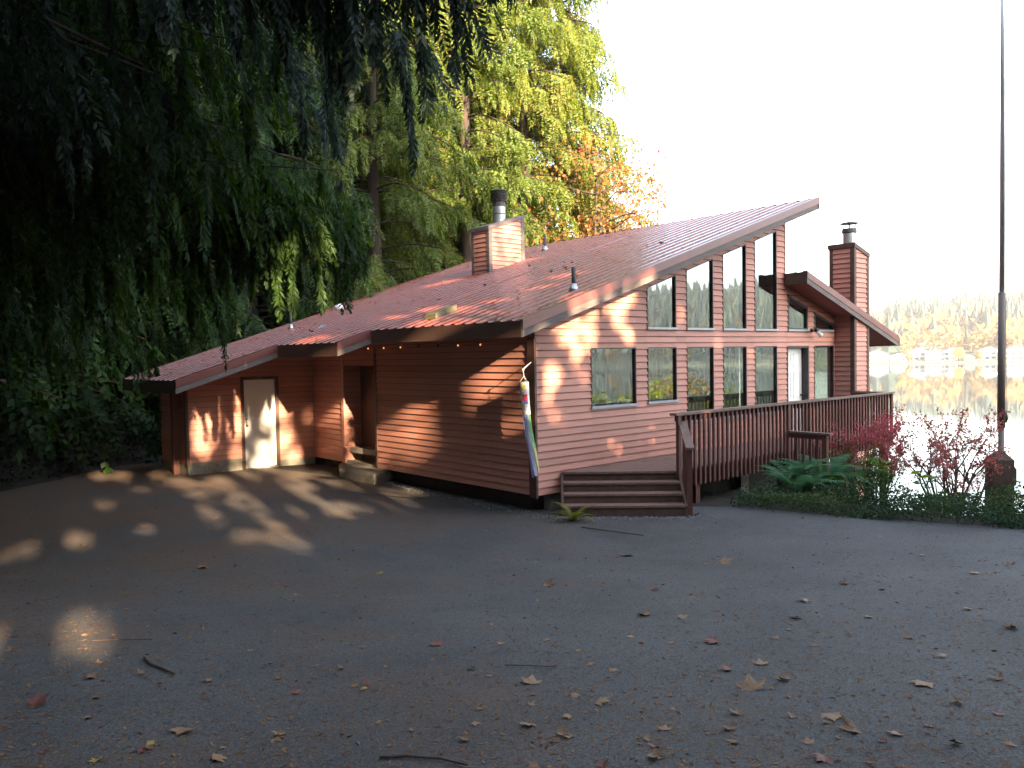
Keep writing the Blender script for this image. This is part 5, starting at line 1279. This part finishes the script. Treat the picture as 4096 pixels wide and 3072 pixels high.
HS = [(23.9, 556, 12, 5.8, 1, 0, 'grey-blue two-storey shore house right beside our chimney'), (22.7, 560, 9, 3.6, 0, 1, 'low white shore house next to the grey-blue one'), (21.5, 566, 13, 6, 0, 0, 'wide white two-storey house with dark roof on the shore'), (20.6, 558, 11, 5.6, 1, 1, 'grey shore house just right of the wide white house'), (19.6, 562, 11, 6, 0, 1, 'white gabled shore house in the middle of the shore row'), (18.6, 556, 7, 3, 2, 0, 'small tan cottage left of the flagpole'), (17.6, 566, 13, 6, 0, 0, 'white house hard against the left side of the flagpole'), (16.2, 560, 16, 5.8, 1, 1, 'long grey house right of the flagpole'),
      (22.2, 625, 13, 4, 1, 1, 'blue-roofed house on the slope above the shore row'), (20.9, 635, 13, 6, 0, 0, 'large white house on the slope'), (19.9, 690, 10, 4, 0, 0, 'white house higher up the slope among conifers'), (18.4, 650, 10, 4, 2, 0, 'tan house on the slope left of the flagpole'), (15.9, 640, 12, 5, 0, 1, 'pale house on the slope at the right edge'), (16.8, 720, 9, 5, 0, 0, 'high white house on the hill near the right edge')]
for hs in HS: far_house(*hs)
def far_tree(az, r_, h, kind, m, lab, seed):
    x, y = polar(az, r_); z = float(hill_h(np.array(float(r_)), np.array(float(az)))) - .3; root = empty('far_tree', (x, y, z), lab, 'tree', 'single trees across the lake')
    MB().tube([(x, y, z), (x, y, z + h * .5)], [.4, .25], 6).build('trunk', M_bark, root)
    rng = np.random.default_rng(seed)
    if kind == 'c':
        T = far_template('c', seed); q = np.concatenate([T * h, (T * np.array([.85, .85, 1])) * h * .97]); q = q + np.array([x, y, z])
    else:
        c = rng.normal(0, 1, (500, 3)); c /= np.linalg.norm(c, axis=1, keepdims=True); c = c * rng.uniform(.5, 1, (500, 1)) * np.array([.36, .36, .38]) * h + np.array([x, y, z + h * .58]); q = leafquads(c, h * .11, rng)
    quads_obj('crown', q, m, root)
M_fy = leafmat('far_yellow_tree', [(.35, .33, .05), (.45, .38, .08)], trans=.3, nscale=.05)
for i, t_ in enumerate([(24.6, 610, 26, 'c', M_ff, 'tall conifer across the lake, first beyond our eave'), (24.0, 600, 27, 'c', M_ff, 'second tall conifer beyond our eave across the lake'), (23.3, 600, 30, 'c', M_ff, 'tallest slender conifer across the lake near our eave'), (21.6, 660, 22, 'c', M_ff, 'pointed conifer behind the slope houses'), (20.4, 640, 16, 'c', M_ff, 'conifer beside the large white slope house'),
                        (19.3, 556, 9, 'd', M_fy, 'yellow-green round tree on the shore'), (18.2, 548, 7, 'd', M_fo, 'small orange tree on the shore by the tan cottage'), (22.1, 549, 6, 'd', M_fo, 'small orange tree in front of the shore houses'), (17.9, 640, 14, 'd', M_fo, 'orange tree left of the flagpole on the slope'), (16.6, 660, 18, 'd', M_fo, 'big pale orange tree right of the flagpole')]): far_tree(*t_, i)
# shrubs and trees further along our own shore (they fill the lower window reflections)
for i, (x, y, h, r_, m) in enumerate([(24, -15, 7.5, 2.6, M_fir), (28, -20, 8.5, 3.0, M_firy), (33, -17, 9.5, 3.0, M_fir), (22, -20, 7, 2.6, M_firy), (37, -24, 10, 3.4, M_fo), (19, -13, 6, 2.0, M_firy)]):
    broad('shore_tree', x, y, h, r_, 3, ['green round tree on the near shore', 'light green tree on the near shore', 'taller green tree down the near shore', 'yellow-green tree on the near shore', 'far orange tree down the near shore', 'small green tree nearest the deck'][i] + ', mirrored in the lower windows', 40 + i, m, n=3500, ls=.26, nlimb=18, tr=.16, group='trees mirrored in the windows', z0=min(float(ground_z(x, y)), -4.5))

# ============================================================ haze over the lake
m_, t_, o_ = nodes('haze'); pv = N(t_, 'ShaderNodeVolumePrincipled', Density=HAZE, Anisotropy=.0); pv.inputs['Color'].default_value = (.92, .95, 1, 1); t_.links.new(pv.outputs[0], o_.inputs['Volume'])
hz = MB().box(-600.5, 1900.5, -1900.5, 1900.5, LAKE_Z - 2.6, 108).build('haze', m_); hz['kind'] = 'stuff'; hz['label'] = 'pale morning haze over the lake'
